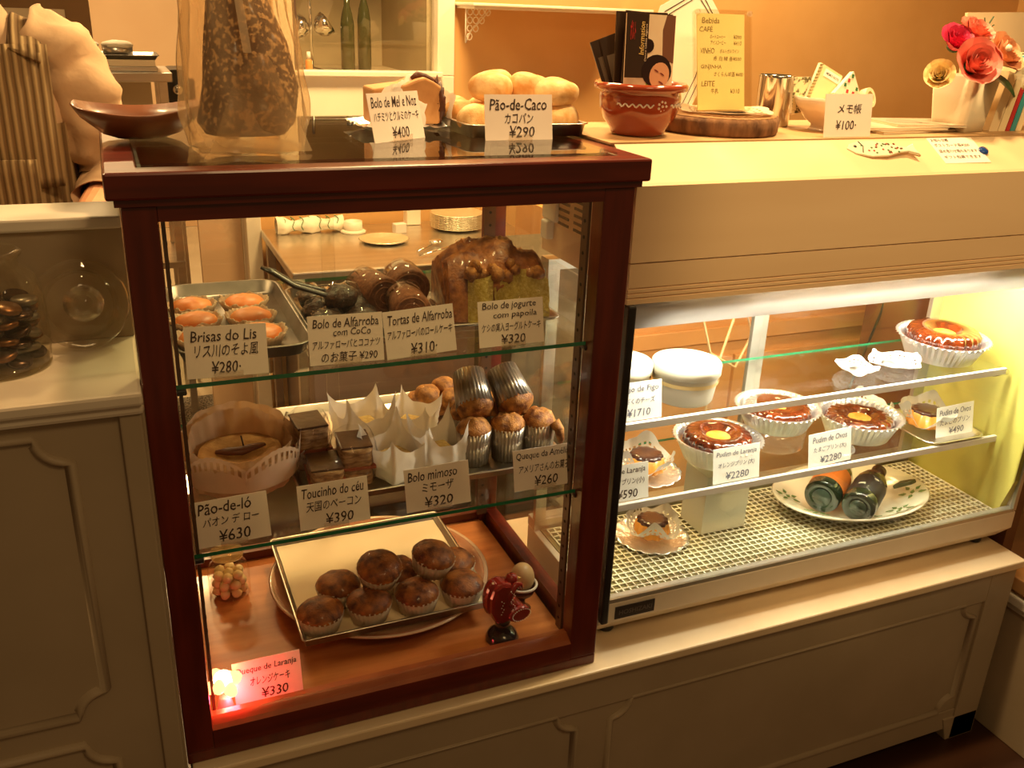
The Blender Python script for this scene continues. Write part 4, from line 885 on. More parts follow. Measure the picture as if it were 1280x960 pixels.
tp_ = obj('title_label', MB().box((-.012, -.0050, .062), (.024, -.0043, .074)), PAPERW, n1); obj('lettering', letters([('MEMO NOTE', 6, 68, 28, 4)], wob=0, depth_y=-.0053), INK, tp_)
n2 = pad('notepad with red and green diamonds', (1.086, .180, LZ + .040), (-16, 58, 3), .046, .062, mat('pad_white', (.86, .76, .60), .7))
for i in range(5):
    for j in range(4):
        if (i * 3 + j * 5) % 7 in (0, 3): continue
        x, z = -.018 + j * .012, .006 + i * .0125
        obj('diamond', MB().prism([(x, z - .0042), (x + .0036, z), (x, z + .0042), (x - .0036, z)], -.0052, -.0041, 'y'), mat('diamond_red', (.45, .03, .04), .6) if (i + j) % 2 else mat('diamond_green', (.03, .16, .05), .6), n2)
n3 = pad('notepad with scribbled pattern tucked behind the corded one', (1.050, .224, LZ + .024), (-4, -2, 0), .036, .056, mat('pad_scribble', (.12, .09, .03), .7, c2=(.8, .68, .4), scale=140, contrast=(.42, .52)))
t = thing('tape_roll', 'cream paper tape roll lying on the notepads', 'tape', (1.139, .170, LZ + .052), (math.radians(70), 0, math.radians(20)))
obj('tape', MB().lathe([(.010, -.006), (.016, -.006), (.016, .006), (.010, .006), (.010, -.006)], 28, smooth=False), mat('tape_cream', (.84, .70, .42), .6), t)
price_card([('メモ帳', 2, 42, 46, 15), ('¥100·', -4, 18, 40, 14)], 'memo pad price card at 100 yen before the white bowl', (1.055, .110, LZ), w=92, h=64, lean=8, seed=12, clip=False)
# booklets
for i, (x, y, rz, w, d, c_, l_) in enumerate([(1.235, .215, 6, .19, .15, (.50, .36, .22), 'broad brown booklet at the bottom of the flat stack'), (1.215, .205, -4, .16, .13, (.66, .52, .36), 'pale booklet in the middle of the flat stack'), (1.270, .190, -10, .13, .10, (.55, .42, .30), 'small curling booklet topmost of the flat stack')]):
    o = thing('booklet', l_, 'booklet', (x, y, LZ + .0042 * i), math.radians(rz), 'flat booklets by the vase')
    obj('pages', MB().box((-w / 2, -d / 2, .0002), (w / 2, d / 2, .0034)), mat('pad_pages', (.84, .74, .56), .7), o)
    obj('cover', MB().box((-w / 2 - .001, -d / 2 - .001, .0034), (w / 2 + .001, d / 2 + .001, .0040)), mat('booklet_cover_%d' % i, c_, .35, c2=tuple(k * 1.15 for k in c_), scale=12, coat=.3), o)
    if i == 2: obj('printed_ring', MB().prism(ellipse(-.02, .0, .03, .028, 24), .0040, .0043), mat('ring_print', (.34, .24, .16), .5), o)
# vase and flowers
t = thing('square_vase', 'cream square tapered vase holding roses', 'vase', (1.350, .172, LZ), math.radians(14)); t.scale = (1, 1, 1.06)
vs_ = []
for z, k in ((0, .032), (.02, .0335), (.084, .0405), (.085, .0375), (.02, .030), (.006, .028)):
    vs_.append([(p[0], p[1], z) for p in rrect(-k, -k, k, k, .006, 3)])
obj('vase_body', loft(vs_, cap0=True, cap1=True), mat('vase_cream', (.84, .74, .55), .35), t)
ROSE = {}
def petal_mesh(r, h, op, w):
    def f(u, v):
        a = (u - .5) * w; rr = r * (.35 + .65 * math.sin(v * 1.5)) + op * v ** 3; 
        hh = h * v * (1 - .12 * (2 * u - 1) ** 2) + .0012 * math.sin(14 * u + w * 9) * v ** 3
        return (rr * math.cos(a), rr * math.sin(a), hh - .25 * op * v ** 4)
    m_ = MB().grid(f, 9, 8); return m_
def rose(label, loc, rot, c, c2, s=1.0):
    t = thing('rose', label, 'rose', loc, tuple(math.radians(a) for a in rot), 'roses in the square vase')
    M_ = mat('petal_' + label.split()[0], c, .5, c2=c2, scale=30, sss=.1)
    k = 0
    for (n_, r, h, op, w, ph_) in ((3, .004, .027, .0005, 2.8, 0), (3, .007, .028, .001, 2.5, .9), (4, .011, .0285, .002, 2.1, .6), (5, .0155, .027, .004, 1.8, .2), (6, .021, .024, .008, 1.45, .9)):
        me = petal_mesh(r * s, h * s, op * s, w).mesh('petal', M_)
        for i in range(n_): obj('petal', me, None, t, rot=(0, 0, ph_ + 2 * math.pi * i / n_ + k * .1))
        k += 1
    obj('calyx', MB().ball((0, 0, 0), (.010 * s, .010 * s, .005 * s), 12, 8), mat('leaf_green', (.03, .07, .015), .5), t)
    return t
rose('salmon rose facing the counter front', (1.305, .130, .905), (62, 0, -18), (.78, .16, .12), (.88, .30, .22), 1.35)
rose('magenta rose at the back of the bunch', (1.310, .178, .934), (38, -12, 0), (.60, .02, .09), (.72, .06, .14), 1.1)
rose('coral rose on top of the bunch', (1.350, .182, .946), (30, 4, 0), (.78, .18, .12), (.86, .32, .22), 1.15)
rose('peach rose with a pearl in its folds', (1.358, .132, .918), (52, 5, 10), (.78, .32, .14), (.86, .46, .26), 1.25)
rose('cream rose beside the tall board', (1.398, .170, .926), (40, 22, 0), (.84, .52, .28), (.90, .66, .42), 1.05)
rose('yellowish half-open rose hanging out at the side', (1.275, .160, .888), (60, -40, -30), (.84, .62, .28), (.9, .7, .36), .85)
o = obj('pearl', MB().ball((0, 0, 0), .0055, 14, 10), mat('pearl_white', (.9, .74, .6), .12, coat=1), None, (1.345, .098, .938)); tag(o, 'single pearl bead set in the peach rose', 'pearl')
def leaf(loc, rot, L, w, par=None, nm='leaf'):
    mb = MB().grid(lambda u, v: ((u - .5) * w * math.sin(math.pi * min(1, v * .94 + .05)) * 2 * .5, L * v, .10 * L * math.sin(v * 2.8) + .12 * w * abs(u - .5)), 7, 10)
    return obj(nm, mb, mat('leaf_dark', (.018, .060, .016), .35, c2=(.03, .09, .022), scale=20, coat=.3), par, loc, tuple(math.radians(a) for a in rot))
o = leaf((1.352, .150, .903), (-35, 0, -160), .075, .042); tag(o, 'dark green leaf hanging over the vase rim', 'leaf', 'leaves in the vase')
o = leaf((1.375, .150, .905), (20, 0, -110), .062, .040); tag(o, 'dark green leaf pointing to the tall board', 'leaf', 'leaves in the vase')
o = obj('green_sprig', MB().tube([(1.37, .19, .94), (1.385, .185, .968), (1.39, .18, .985)], .0012, 6).tube([(1.38, .187, .960), (1.395, .18, .972)], .001, 5).tube([(1.383, .187, .968), (1.370, .18, .982)], .001, 5), mat('leaf_green', (.03, .07, .015), .5)); tag(o, 'thin green sprig sticking out above the roses', 'sprig')
t = thing('white_blossom', 'cream lobed blossom drooping over the dark leaf', 'flower', (1.405, .108, .898), (math.radians(70), 0, math.radians(10)))
for i in range(5):
    obj('petal', MB().grid(lambda u, v: ((u - .5) * .020 * (.3 + math.sin(2.6 * v)), .026 * v, .004 * math.sin(3 * v) + .002 * math.sin(9 * u)), 7, 7), mat('blossom_cream', (.88, .74, .5), .5, sss=.1), t, rot=(0, 0, i * 2 * math.pi / 5 + .3))
obj('blossom_tail', MB().tube([(0, -.004, .002), (-.004, -.022, .004), (-.002, -.036, .006)], [.006, .007, .003], 10, flat=.5), mat('blossom_cream', (.88, .74, .5), .5), t)
# board and books
o = obj('display_board', MB().box((-.045, 0, 0), (.105, .006, .192)), mat('board_cream', (.82, .58, .34), .6, c2=(.86, .64, .4), scale=6), None, (1.492, .262, LZ), (math.radians(-6), math.radians(-2), 0)); tag(o, 'tall blank cream board leaning behind the roses', 'board')
for i, (th, h, c_, l_) in enumerate([(.020, .100, (.80, .62, .38), 'thick cream book closest to the vase'), (.016, .110, (.84, .68, .42), 'cream book with curved spine second from the vase'), (.009, .118, (.50, .03, .03), 'thin red book beside the cream ones'), (.011, .125, (.05, .30, .34), 'teal book next to the red one'), (.013, .13, (.80, .66, .42), 'pale book last of the leaning row')]):
    x = 1.400 + [0, .022, .040, .051, .064][i]
    o = thing('book', l_, 'book', (x, .150, LZ), (0, math.radians(11), 0), 'books leaning at the ledge end')
    obj('cover', MB().box((0, -.001, .0), (.0016, .09, h)).box((th - .0016, -.001, 0), (th, .09, h)).box((0, -.002, 0), (th, -.0005, h)), mat('book_cover_%d' % i, c_, .45), o)
    obj('pages', MB().box((.0017, .0, .002), (th - .0017, .088, h - .002)), mat('pad_pages', (.84, .74, .56), .7), o)
o = obj('brown_tin', MB().lathe([(.022, 0), (.022, .05), (.024, .052), (.024, .060), (0, .062)], 24), mat('brown_tin', (.20, .06, .03), .35, coat=.3), None, (1.515, .298, LZ)); tag(o, 'brown tin with lid behind the tall board', 'tin')

# ---- on the sloping header face ----
SL = math.atan2(.0415, .066)
def onslope(x, s, up=0):   # s = distance up the slope
    return (x, .034 + s * math.cos(SL) - up * math.sin(SL), .757 + s * math.sin(SL) + up * math.cos(SL))
t = thing('ceramic_fish', 'flat ceramic fish magnet with painted dots on the sloping header', 'magnet', onslope(1.095, .050, .0004), (SL, 0, math.radians(-8)))
fo = [(-.062, .0), (-.054, .010), (-.035, .0175), (-.010, .019), (.015, .014), (.036, .005), (.046, .004), (.062, .013), (.060, .0), (.064, -.013), (.046, -.006), (.030, -.008), (.005, -.016), (-.025, -.018), (-.050, -.011)]
obj('fish_body', MB().prism(fo, 0, .006, 'z'), mat('fish_glaze', (.86, .76, .55), .25, coat=.6), t, bevel=.0018)
obj('fish_edge', MB().prism([(p[0] * 1.015, p[1] * 1.02) for p in fo], 0, .0035, 'z'), mat('fish_edge', (.45, .25, .10), .5), t)
rr = random.Random(3); dm = {0: MB(), 1: MB(), 2: MB()}
for i in range(30):
    x = rr.uniform(-.035, .035); y = rr.uniform(-.8, .8) * (.015 * (1 - (x / .062) ** 2)); dm[i % 3].lathe([(.0018, 0), (.0018, .0006), (0, .0006)], 8, T(x, y, .0060), smooth=False)
for k, (nm, c_) in enumerate((('green', (.05, .14, .05)), ('red', (.4, .05, .03)), ('brown', (.12, .06, .03)))):
    q_ = obj('painted_dots', dm[k], mat('fish_dot_' + nm, c_, .4), t); q_['kind'] = 'stuff'
obj('fish_eye', MB().ball((-.046, .004, .0062), (.003, .003, .001), 10, 6), BLACK, t)
obj('gill_line', MB().tube([(-.036, .015, .0062), (-.032, .004, .0064), (-.038, -.010, .0062)], .0008, 6), BLACK, t)
t = thing('notice_card', 'small handwritten notice held by a blue magnet on the header', 'card', onslope(1.256, .0475, .0002), (SL, 0, math.radians(-1)))
obj('card_sheet', MB().box((-.048, -.030, 0), (.048, .030, .0005)), PAPER, t)
nl = letters([('お知らせ帳', -24, 24, 36, 8), ('ポストカード各¥200', -6, 12, 74, 8), ('詰め合わせ箱もあります', -2, -2, 80, 8), ('ギフト包装できます', -2, -16, 78, 8)], seed=30, depth_y=0); nl.v = [(v[0], v[2], .0008) for v in nl.v]
obj('lettering', nl, INK, t)
t = obj('blue_magnet', MB().lathe([(.0088, 0), (.0088, .002), (.0065, .0045), (0, .0055)], 24), mat('blue_glass', (.01, .05, .22), .1, coat=1), None, onslope(1.306, .043, .0009), (SL, 0, 0)); tag(t, 'round blue glass magnet pinning the notice', 'magnet')

# ================= inside the refrigerated case =================
FZ = .0750
nt = MB(); x0, x1, y0, y1 = .662, 1.540, .055, .282
ny = 17; nx = 66
for i in range(nx + 1): x = x0 + (x1 - x0) * i / nx; nt.box((x - .0012, y0, .0), (x + .0012, y1, .0022))
for j in range(ny + 1): y = y0 + (y1 - y0) * j / ny; nt.box((x0, y - .0012, .0005), (x1, y + .0012, .0027))
o = obj('mesh_liner', nt, mat('white_net', (.92, .90, .74), .45), None, (0, 0, FZ)); tag(o, 'white square-mesh plastic liner on the refrigerated case floor', 'mesh mat')
NZ = FZ + .0028
U, Lw = .3752, .2322
TUB = mat('white_tub', (.62, .58, .46), .4)
for (x, y, s, l_) in ((.834, .148, 1.0, 'round white lidded tub behind the fig cheese card'), (.732, .190, .95, 'round white lidded tub partly hidden by the mahogany post')):
    t = thing('lidded_tub', l_, 'tub', (x, y, U), 0, 'white tubs on the upper glass shelf'); t.scale = (s,) * 3
    obj('tub_body', MB().lathe([(.046, 0), (.048, .003), (.055, .050), (.0545, .055)], 44), TUB, t)
    obj('tub_lid', MB().lathe([(.0565, .048), (.0575, .049), (.0575, .064), (.0555, .0665), (.052, .0655), (0, .0655)], 44), TUB, t)
    obj('tub_label', MB().shell([(.0545, .034), (.0556, .041)], 44), mat('tub_tan', (.70, .52, .22), .5), t)
PUD = mat('caramel_pudding', (.040, .006, .0015), .10, c2=(.17, .026, .003), scale=45, coat=1, sss=.1, contrast=(.3, .8)); PUD2 = mat('custard_side', (.66, .24, .03), .25, c2=(.80, .38, .08), scale=60, coat=.5, sss=.2)
def pudding(label, loc, R_=.064, h=.034, tilt=(0, 0, 0), flu=22, tin=True, rough=False, hole=.022, tinr=.080, tinh=.040):
    t = thing('pudding', label, 'pudding', loc, tilt, 'ring puddings in foil tins')
    if tin:
        def fn(x, y, z, a, k):
            e = 1 + .030 * math.sin(44 * a) * (.35 + .65 * z / tinh) * (1 if z > .001 and z < tinh + .002 else .2); return x * e, y * e, z
        obj('foil_tin', MB().shell([(.001, 0), (tinr * .76, 0), (tinr * .97, tinh), (tinr * 1.05, tinh + .001), (tinr * 1.05, tinh + .003), (tinr * .99, tinh + .002), (tinr * .95, tinh - .002), (tinr * .74, .002)], 176, fn=fn), FOIL, t)
    t.children[0].data.polygons.foreach_set('use_smooth', [False] * len(t.children[0].data.polygons))
    z0 = .004
    def fl(x, y, z, a, k):
        r = math.hypot(x, y) / R_; w = max(0, (r - .55)) / .45
        e = 1 + .032 * math.cos(flu * a) * w
        zz = z + (.0020 * noise.noise(Vector((x * 90, y * 90, 1))) if rough and z > h * .8 else 0)
        return x * e, y * e, zz
    obj('custard', MB().lathe([(R_ * .84, z0), (R_ * .90, z0 + .006), (R_ * .99, z0 + h * .45), (R_ * .97, z0 + h * .62)], 110, fn=fl), PUD2, t)
    obj('caramel_top', MB().lathe([(R_ * .985, z0 + h * .50), (R_ * .955, z0 + h * .86), (R_ * .88, z0 + h), (R_ * .62, z0 + h * 1.06), (hole * 1.35, z0 + h * 1.0), (hole, z0 + h * .84), (0, z0 + h * .8)], 110, fn=fl), PUD, t)
    obj('custard_hole', MB().lathe([(hole * 1.1, z0 + h * .80), (hole * .9, z0 + h * .87), (hole * .4, z0 + h * .83), (0, z0 + h * .82)], 30), PUD2, t)
    return t
pudding('fluted caramel pudding in foil tin alone on the upper shelf', (1.428, .172, U + .001), R_=.068, h=.052, tilt=(math.radians(2), 0, 0), tinr=.081, tinh=.040, flu=24)
pudding('smooth caramel pudding behind the 2,280 yen orange pudding card', (.938, .176, Lw + .001), R_=.062, h=.046, hole=.022, tinr=.076)
o = obj('clear_box', MB().shell([(.001, .0005), (.052, .0005), (.056, .003), (.058, .037), (.001, .0372)], 48), thin_glass('clear_lid_plastic', (.95, .96, .95), 1., .03, .10, (.9, .9, .9)), None, (1.078, .196, Lw)); tag(o, 'low clear plastic box raising the middle pudding', 'box')
pudding('raised caramel pudding in foil tin standing on the clear box', (1.078, .196, Lw + .0375), R_=.062, h=.036, hole=.016, tinr=.074, tinh=.036)
pudding('grainy-topped caramel pudding behind the plain card', (1.262, .176, Lw + .001), tinr=.077, R_=.064, h=.036, rough=True, hole=.022)
def lidtray(label, loc, r, rz=0):
    o = obj('pudding_cover', MB().shell([(.001, 0), (r * .9, 0), (r, .010), (r * 1.06, .011), (r * 1.06, .013), (r * .98, .012), (r * .88, .002)], 60), thin_glass('clear_lid_plastic', (.95, .96, .95), 1., .03, .10, (.9, .9, .9)), None, loc, (0, 0, rz)); return tag(o, label, 'plastic lid')
lidtray('clear plastic lid lying between two puddings', (1.160, .122, Lw), .034)
# small puddings on doilies
def small_pudding(label, loc, rz=0, s=1.0, plate=True, tilt=(0, 0)):
    t = thing('small_pudding', label, 'pudding', loc, (math.radians(tilt[0]), math.radians(tilt[1]), rz), 'small puddings on lace doilies'); t.scale = (s,) * 3
    def fl(x, y, z, a, k): e = 1 + .05 * math.cos(12 * a); return x * e, y * e, z
    obj('custard', MB().lathe([(.034, .005), (.033, .008), (.028, .028)], 60, fn=fl), mat('custard_orange', (.80, .33, .05), .3, c2=(.86, .42, .09), scale=14, coat=.4, sss=.2), t)
    obj('caramel_top', MB().lathe([(.0282, .0275), (.027, .031), (.018, .033), (0, .033)], 60, fn=fl), mat('dark_caramel', (.06, .012, .006), .3, coat=.6), t)
    obj('doily', doily_mesh(.060, 14, lift=.030, seed=rz, fold=.012), DOILY, t)
    return t
def foil_plate(label, loc, r):
    o = obj('foil_plate', MB().shell([(.001, 0), (r * .72, 0), (r * .9, .004), (r, .006), (r * 1.01, .005), (r * .9, .002), (r * .7, -.0002)], 90, fn=lambda x, y, z, a, k: (x * (1 + .02 * math.cos(30 * a) * (z > .003)), y * (1 + .02 * math.cos(30 * a) * (z > .003)), z + .0015 * math.sin(15 * a) * (z > .003))), FOIL, None, (loc[0], loc[1], loc[2] + .0004)); return tag(o, label, 'plate', 'silver cake plates')
foil_plate('silver plate under the lace pudding on the middle shelf', (.785, .165, Lw), .062)
small_pudding('orange custard in lace doily above the silver plate on the shelf', (.785, .165, Lw + .007), 1.0)
foil_plate('silver plate on the mesh floor beside the white box', (.832, .195, NZ), .068)
small_pudding('orange custard wrapped in lace on the mesh floor by the white box', (.832, .195, NZ + .007), 2.4, 1.0)
tray('metal_tray', 'small steel tray at the yellow wall with egg puddings', (1.425, .155, Lw), .14, .15, .006, STEEL, r=.025)
small_pudding('fluted egg pudding behind the 490 yen card', (1.420, .160, Lw + .003), .4, 1.1)
small_pudding('egg pudding half hidden at the back beside the grainy pudding', (1.335, .230, Lw + .001), 4.0, .95)
o = obj('paper_doily', doily_mesh(.050, 14, lift=.014, seed=2, fold=.006), DOILY, None, (1.300, .155, U + .0004)); tag(o, 'folded lace doily beside the pudding on the upper shelf', 'doily', 'lace doilies on the upper glass shelf')
o = obj('paper_doily', doily_mesh(.044, 14, lift=.014, seed=5, fold=.005), DOILY, None, (1.205, .150, U + .0004)); tag(o, 'lace doily standing lower, near the middle of the upper shelf', 'doily', 'lace doilies on the upper glass shelf')
price_card([('Queijo de Figo', 2, 50, 80, 12), ('いちぢくのチーズ', 0, 32, 70, 10), ('¥1710', 6, 13, 42, 13)], 'price card for Queijo de Figo at 1710 yen', (.709, .089, U), roll=0, lean=10, ink=BINK, paper=PAPERW, seed=13, clip=False)
price_card([('Pudim de Laranja', 0, 50, 84, 12), ('オレンジプリン(小)', 0, 32, 80, 12), ('¥590', 8, 12, 38, 15)], 'price card for Pudim de Laranja at 590 yen', (.700, .089, Lw), roll=0, lean=10, ink=INK, paper=PAPERW, seed=14, clip=False)
price_card([('Pudim de Laranja', 0, 50, 82, 11), ('オレンジプリン (大)', 0, 31, 74, 11), ('¥2280', 2, 12, 48, 13)], 'price card for the big Pudim de Laranja at 2280 yen', (.921, .089, Lw), roll=0, lean=10, ink=BINK, paper=PAPERW, seed=15, clip=False)
price_card([('Pudim de Ovos', 0, 50, 76, 11), ('たまごプリン (大)', 0, 31, 72, 11), ('¥2280', 2, 12, 48, 13)], 'price card for the big Pudim de Ovos at 2280 yen', (1.122, .088, Lw), roll=-2, lean=10, ink=BINK, paper=PAPERW, seed=16, clip=False)
price_card([('Pudim de Ovos', 0, 50, 80, 12), ('たまごのプリン', 0, 31, 76, 12), ('¥490', 4, 12, 38, 14)], 'price card for Pudim de Ovos at 490 yen by the yellow wall', (1.443, .108, Lw), roll=-2, lean=10, ink=BINK, paper=PAPERW, seed=17, clip=False)
o = obj('white_box', MB().box((-.048, -.035, 0), (.048, .035, .118)).prism([(-.048, .118), (.048, .118), (.048, .1186), (-.048, .1186)], -.035, .035, 'y'), mat('box_white', (.84, .84, .72), .5), None, (.972, .205, NZ), bevel=.0012); tag(o, 'plain white box standing on the mesh floor', 'box')
# oval plate with bottles
t = thing('painted_plate', 'big white plate with painted green leaves holding two bottles', 'plate', (1.268, .168, NZ), math.radians(-3)); t.scale = (1.2, 1.03, 1.0)
def pl_(x, y, z, a, k): return x * 1.0, y * .80, z
obj('dish', MB().lathe([(.070, 0), (.074, .003), (.115, .018), (.136, .032), (.139, .034), (.136, .0365), (.112, .024), (.075, .009), (0, .007)], 64, fn=pl_), mat('plate_white', (.86, .82, .66), .2, coat=.5), t)
LFP = mat('painted_green', (.10, .22, .04), .4)
def plate_z(q): 
    return .0098 + max(0, (q - .54)) * .060
for k, (ang, q) in enumerate(((-62, .74), (-20, .80), (-100, .70), (-150, .78), (165, .80))):
    a = math.radians(ang); sp_ = MB()
    for (dx, dy, rr_) in ((0, 0, .7), (.013, .004, .2), (-.012, .006, 2.4), (.009, -.010, -.6), (-.010, -.009, 3.6), (.002, .014, 1.5)):
        cx, cy = .139 * q * math.cos(a) + dx, .139 * q * math.sin(a) * .80 + dy
        qq = math.hypot(cx, cy / .80) / .139
        z = .0115 + max(0, qq - .54) * .062
        tx, ty = math.cos(rr_), math.sin(rr_)
        pts = [(cx + tx * .008, cy + ty * .008), (cx - ty * .0035, cy + tx * .0035), (cx - tx * .004, cy - ty * .004), (cx + ty * .0035, cy - tx * .0035)]
        v = []
        for (px, py) in pts:
            q2 = math.hypot(px, py / .80) / .139; v.append((px, py, .0105 + max(0, q2 - .54) * .064))
        sp_.add([(p[0], p[1], p[2] + .0012) for p in v] + v, [(0, 1, 2, 3), (4, 7, 6, 5), (0, 4, 5, 1), (1, 5, 6, 2), (2, 6, 7, 3), (3, 7, 4, 0)])
    q_ = obj('painted_sprig', sp_, LFP, t); q_['kind'] = 'stuff'
BG = mat('bottle_green', (.008, .022, .010), .06, coat=1, spec=.8)
def bottle(label, loc, rz, pitch, r=.031, L=.115, extra=None):
    t = thing('bottle', label, 'bottle', loc, (math.radians(-90 + pitch), 0, math.radians(rz)), 'small dark bottles on the painted plate')
    obj('glass_body', MB().lathe([(.001, .007), (r * .45, .004), (r * .72, 0), (r * .94, .001), (r, .006), (r, L * .62), (r * .86, L * .74), (r * .42, L * .84), (r * .40, L), (0, L)], 36), BG, t)
    obj('base_ring', MB().lathe([(r * .50, -.0004), (r * .52, .0035), (r * .40, .0038)], 30), mat('base_glint', (.05, .08, .06), .1, coat=1), t)
    obj('label_band', MB().shell([(r + .0004, L * .16), (r + .0004, L * .55)], 36), extra, t)
    obj('cork_cap', MB().lathe([(r * .44, L * .9), (r * .46, L * 1.06), (0, L * 1.07)], 20), mat('cap_dark', (.05, .02, .01), .4), t)
    return t
bottle('dark bottle with orange label, lying base first by the plate edge', (1.168, .140, NZ + .050), -56, 4, .034, .150, mat('label_orange', (.75, .20, .03), .5))
bottle('dark bottle with black and white label, lying across the plate centre', (1.204, .082, NZ + .052), -56, 4, .031, .150, mat('label_black', (.02, .018, .018), .5, c2=(.7, .66, .5), scale=45, contrast=(.62, .66)))
t = thing('paper_fish_charm', 'small dark charm with white stripes leaning on the bottles', 'charm', (1.370, .150, NZ + .038), (math.radians(60), 0, math.radians(20)))
obj('charm_body', MB().prism([(-.02, 0), (-.012, .014), (0, .030), (.012, .034), (.016, .02), (.010, .0)], -.004, .004, 'y'), mat('charm_dark', (.05, .07, .02), .4), t, bevel=.002)
obj('charm_eye', MB().prism(ellipse(.004, .020, .005, .008, 14), -.0055, -.0039, 'y'), PAPERW, t)
# ================= staff side =================
t = thing('steel_table', 'stainless steel worktop unit behind the mahogany case', 'work table', (.71, 1.41, FL))
obj('worktop', MB().box((-.34, -.245, .768), (.40, .245, .790)), STEEL, t, bevel=.004)
obj('cabinet_body', MB().box((-.29, -.20, .08), (.38, .24, .768)), mat('mauve_panel', (.22, .15, .12), .5, c2=(.27, .19, .15), scale=5), t, bevel=.003)
for x in (-.32, .37):
    for y in (-.22, .21): obj('leg', MB().box((x - .012, y - .012, 0), (x + .012, y + .012, .768)), STEEL, t, bevel=.003)
TBZ = FL + .7905
CL = mat('green_striped_cloth', (.82, .74, .58), .85, c2=(.86, .78, .62), scale=30, bump=.6, bscale=40)
t = thing('rolled_cloth', 'crumpled white cloth with green stripes on the steel table', 'cloth', (.500, 1.590, TBZ))
obj('cloth', MB().grid(lambda u, v: (-.095 + .19 * u, .026 * math.cos(2 * math.pi * v) * (1 + .25 * math.sin(17 * u)), .020 + .020 * math.sin(2 * math.pi * v) * (1 + .3 * math.sin(13 * u + 1)) + .004 * noise.noise(Vector((u * 12, v * 9, 0)))), 40, 18), CL, t)
gs = MB()
for i in range(7):
    x = -.075 + i * .025; gs.tube([(x + .004 * math.sin(k), .0275 * math.cos(a_), .021 + .023 * math.sin(a_)) for k, a_ in enumerate([.3 + .25 * j for j in range(14)])], .0012, 5)
q_ = obj('green_stripe', gs, mat('stripe_green', (.05, .20, .08), .8), t); q_['kind'] = 'stuff'
t = thing('tape_holder', 'small white ring-shaped holder beside the rolled cloth', 'holder', (.618, 1.560, TBZ))
obj('holder_cup', MB().shell([(.001, 0), (.026, 0), (.028, .004), (.026, .032), (.023, .032), (.022, .004), (.001, .003)], 32), mat('holder_white', (.75, .66, .52), .4), t)
obj('holder_foot', MB().lathe([(.036, 0), (.037, .004), (.030, .008), (0, .008)], 32, T(0, 0, -.0002)), mat('holder_white', (.75, .66, .52)), t)
GOLDF = mat('gold_foil', (.92, .80, .56), .30, metal=.8, c2=(.96, .86, .64), scale=40, bump=.8, bscale=160)
def gplate(label, loc, r, h=.008, group=None):
    o = obj('foil_plate', MB().shell([(.001, .001), (r * .72, .001), (r * .94, h), (r, h + .0005), (r * 1.01, h - .0025), (r * .96, h - .003), (r * .72, 0), (.001, 0)], 72, fn=lambda x, y, z, a, k: (x * (1 + .03 * math.cos(24 * a) * (z > .003)), y * (1 + .03 * math.cos(24 * a) * (z > .003)), z)), GOLDF, None, loc); return tag(o, label, 'plate', group)
gplate('single crinkled silver-gold plate by itself on the steel table', (.675, 1.435, TBZ), .068)
for i in range(9):
    gplate(('crinkled foil plate, ' + ['lowest', 'second from the bottom', 'third from the bottom', 'fourth from the bottom', 'middle', 'fourth from the top', 'third from the top', 'second from the top', 'topmost'][i] + ' of the foil stack'), (.930, 1.545, TBZ + i * .0048), .078, .009, 'stacked foil plates')
o = obj('paper_block', MB().box((-.018, -.012, 0), (.018, .012, .028)), PAPERWRAP, None, (.745, 1.520, TBZ), (0, 0, .2), bevel=.002); tag(o, 'little white folded paper standing behind the single foil plate', 'paper')
o = obj('cream_box', MB().box((-.022, -.02, 0), (.022, .02, .05)), WHITEP, None, (.815, 1.625, TBZ), bevel=.003); tag(o, 'small cream box against the wall on the steel table', 'box')
t = thing('serving_tongs', 'steel serving tongs with scalloped end on the worktop', 'tongs', (.770, 1.250, TBZ))
obj('arm', MB().tube([(-.055, -.020, .006), (.02, .02, .010), (.07, .045, .012)], [.004, .005, .005], 8, flat=.5), CHROME, t)
obj('scoop', MB().ball((.095, .058, .016), (.024, .016, .010), 16, 10), CHROME, t)
t = thing('serving_spoon', 'dark steel spoon lying beside the tongs', 'spoon', (.775, 1.330, TBZ))
obj('handle', MB().tube([(-.05, -.05, .004), (.01, .01, .007)], .003, 8), CHROME, t)
obj('spoon_bowl', MB().ball((.028, .030, .009), (.022, .016, .006), 16, 10), CHROME, t)
# wall shelf with lace bracket
t = thing('wall_shelf', 'white moulded wall shelf with a lacy scroll bracket', 'shelf', (1.22, 1.60, .955))
obj('board', MB().box((-.255, -.075, .006), (.30, .079, .022)).box((-.262, -.083, .014), (.31, .079, .022)), WHITEP, t, bevel=.002)
lace = MB()
for i in range(4):
    for j in range(4 - i):
        cx, cz = -.240 + i * .018, -.002 - j * .022; lace.tube([(cx + .008 * math.cos(a * .785), .0, cz + .009 * math.sin(a * .785)) for a in range(8)], .0018, 6, closed=True)
lace.tube([(-.252, 0, .006), (-.252, 0, -.085)], .0022, 6).tube([(-.252, 0, -.085), (-.235, 0, -.05), (-.21, 0, -.028), (-.18, 0, .004)], .0020, 6)
q_ = obj('lace_bracket', lace, WHITEP, t); q_['kind'] = 'stuff'
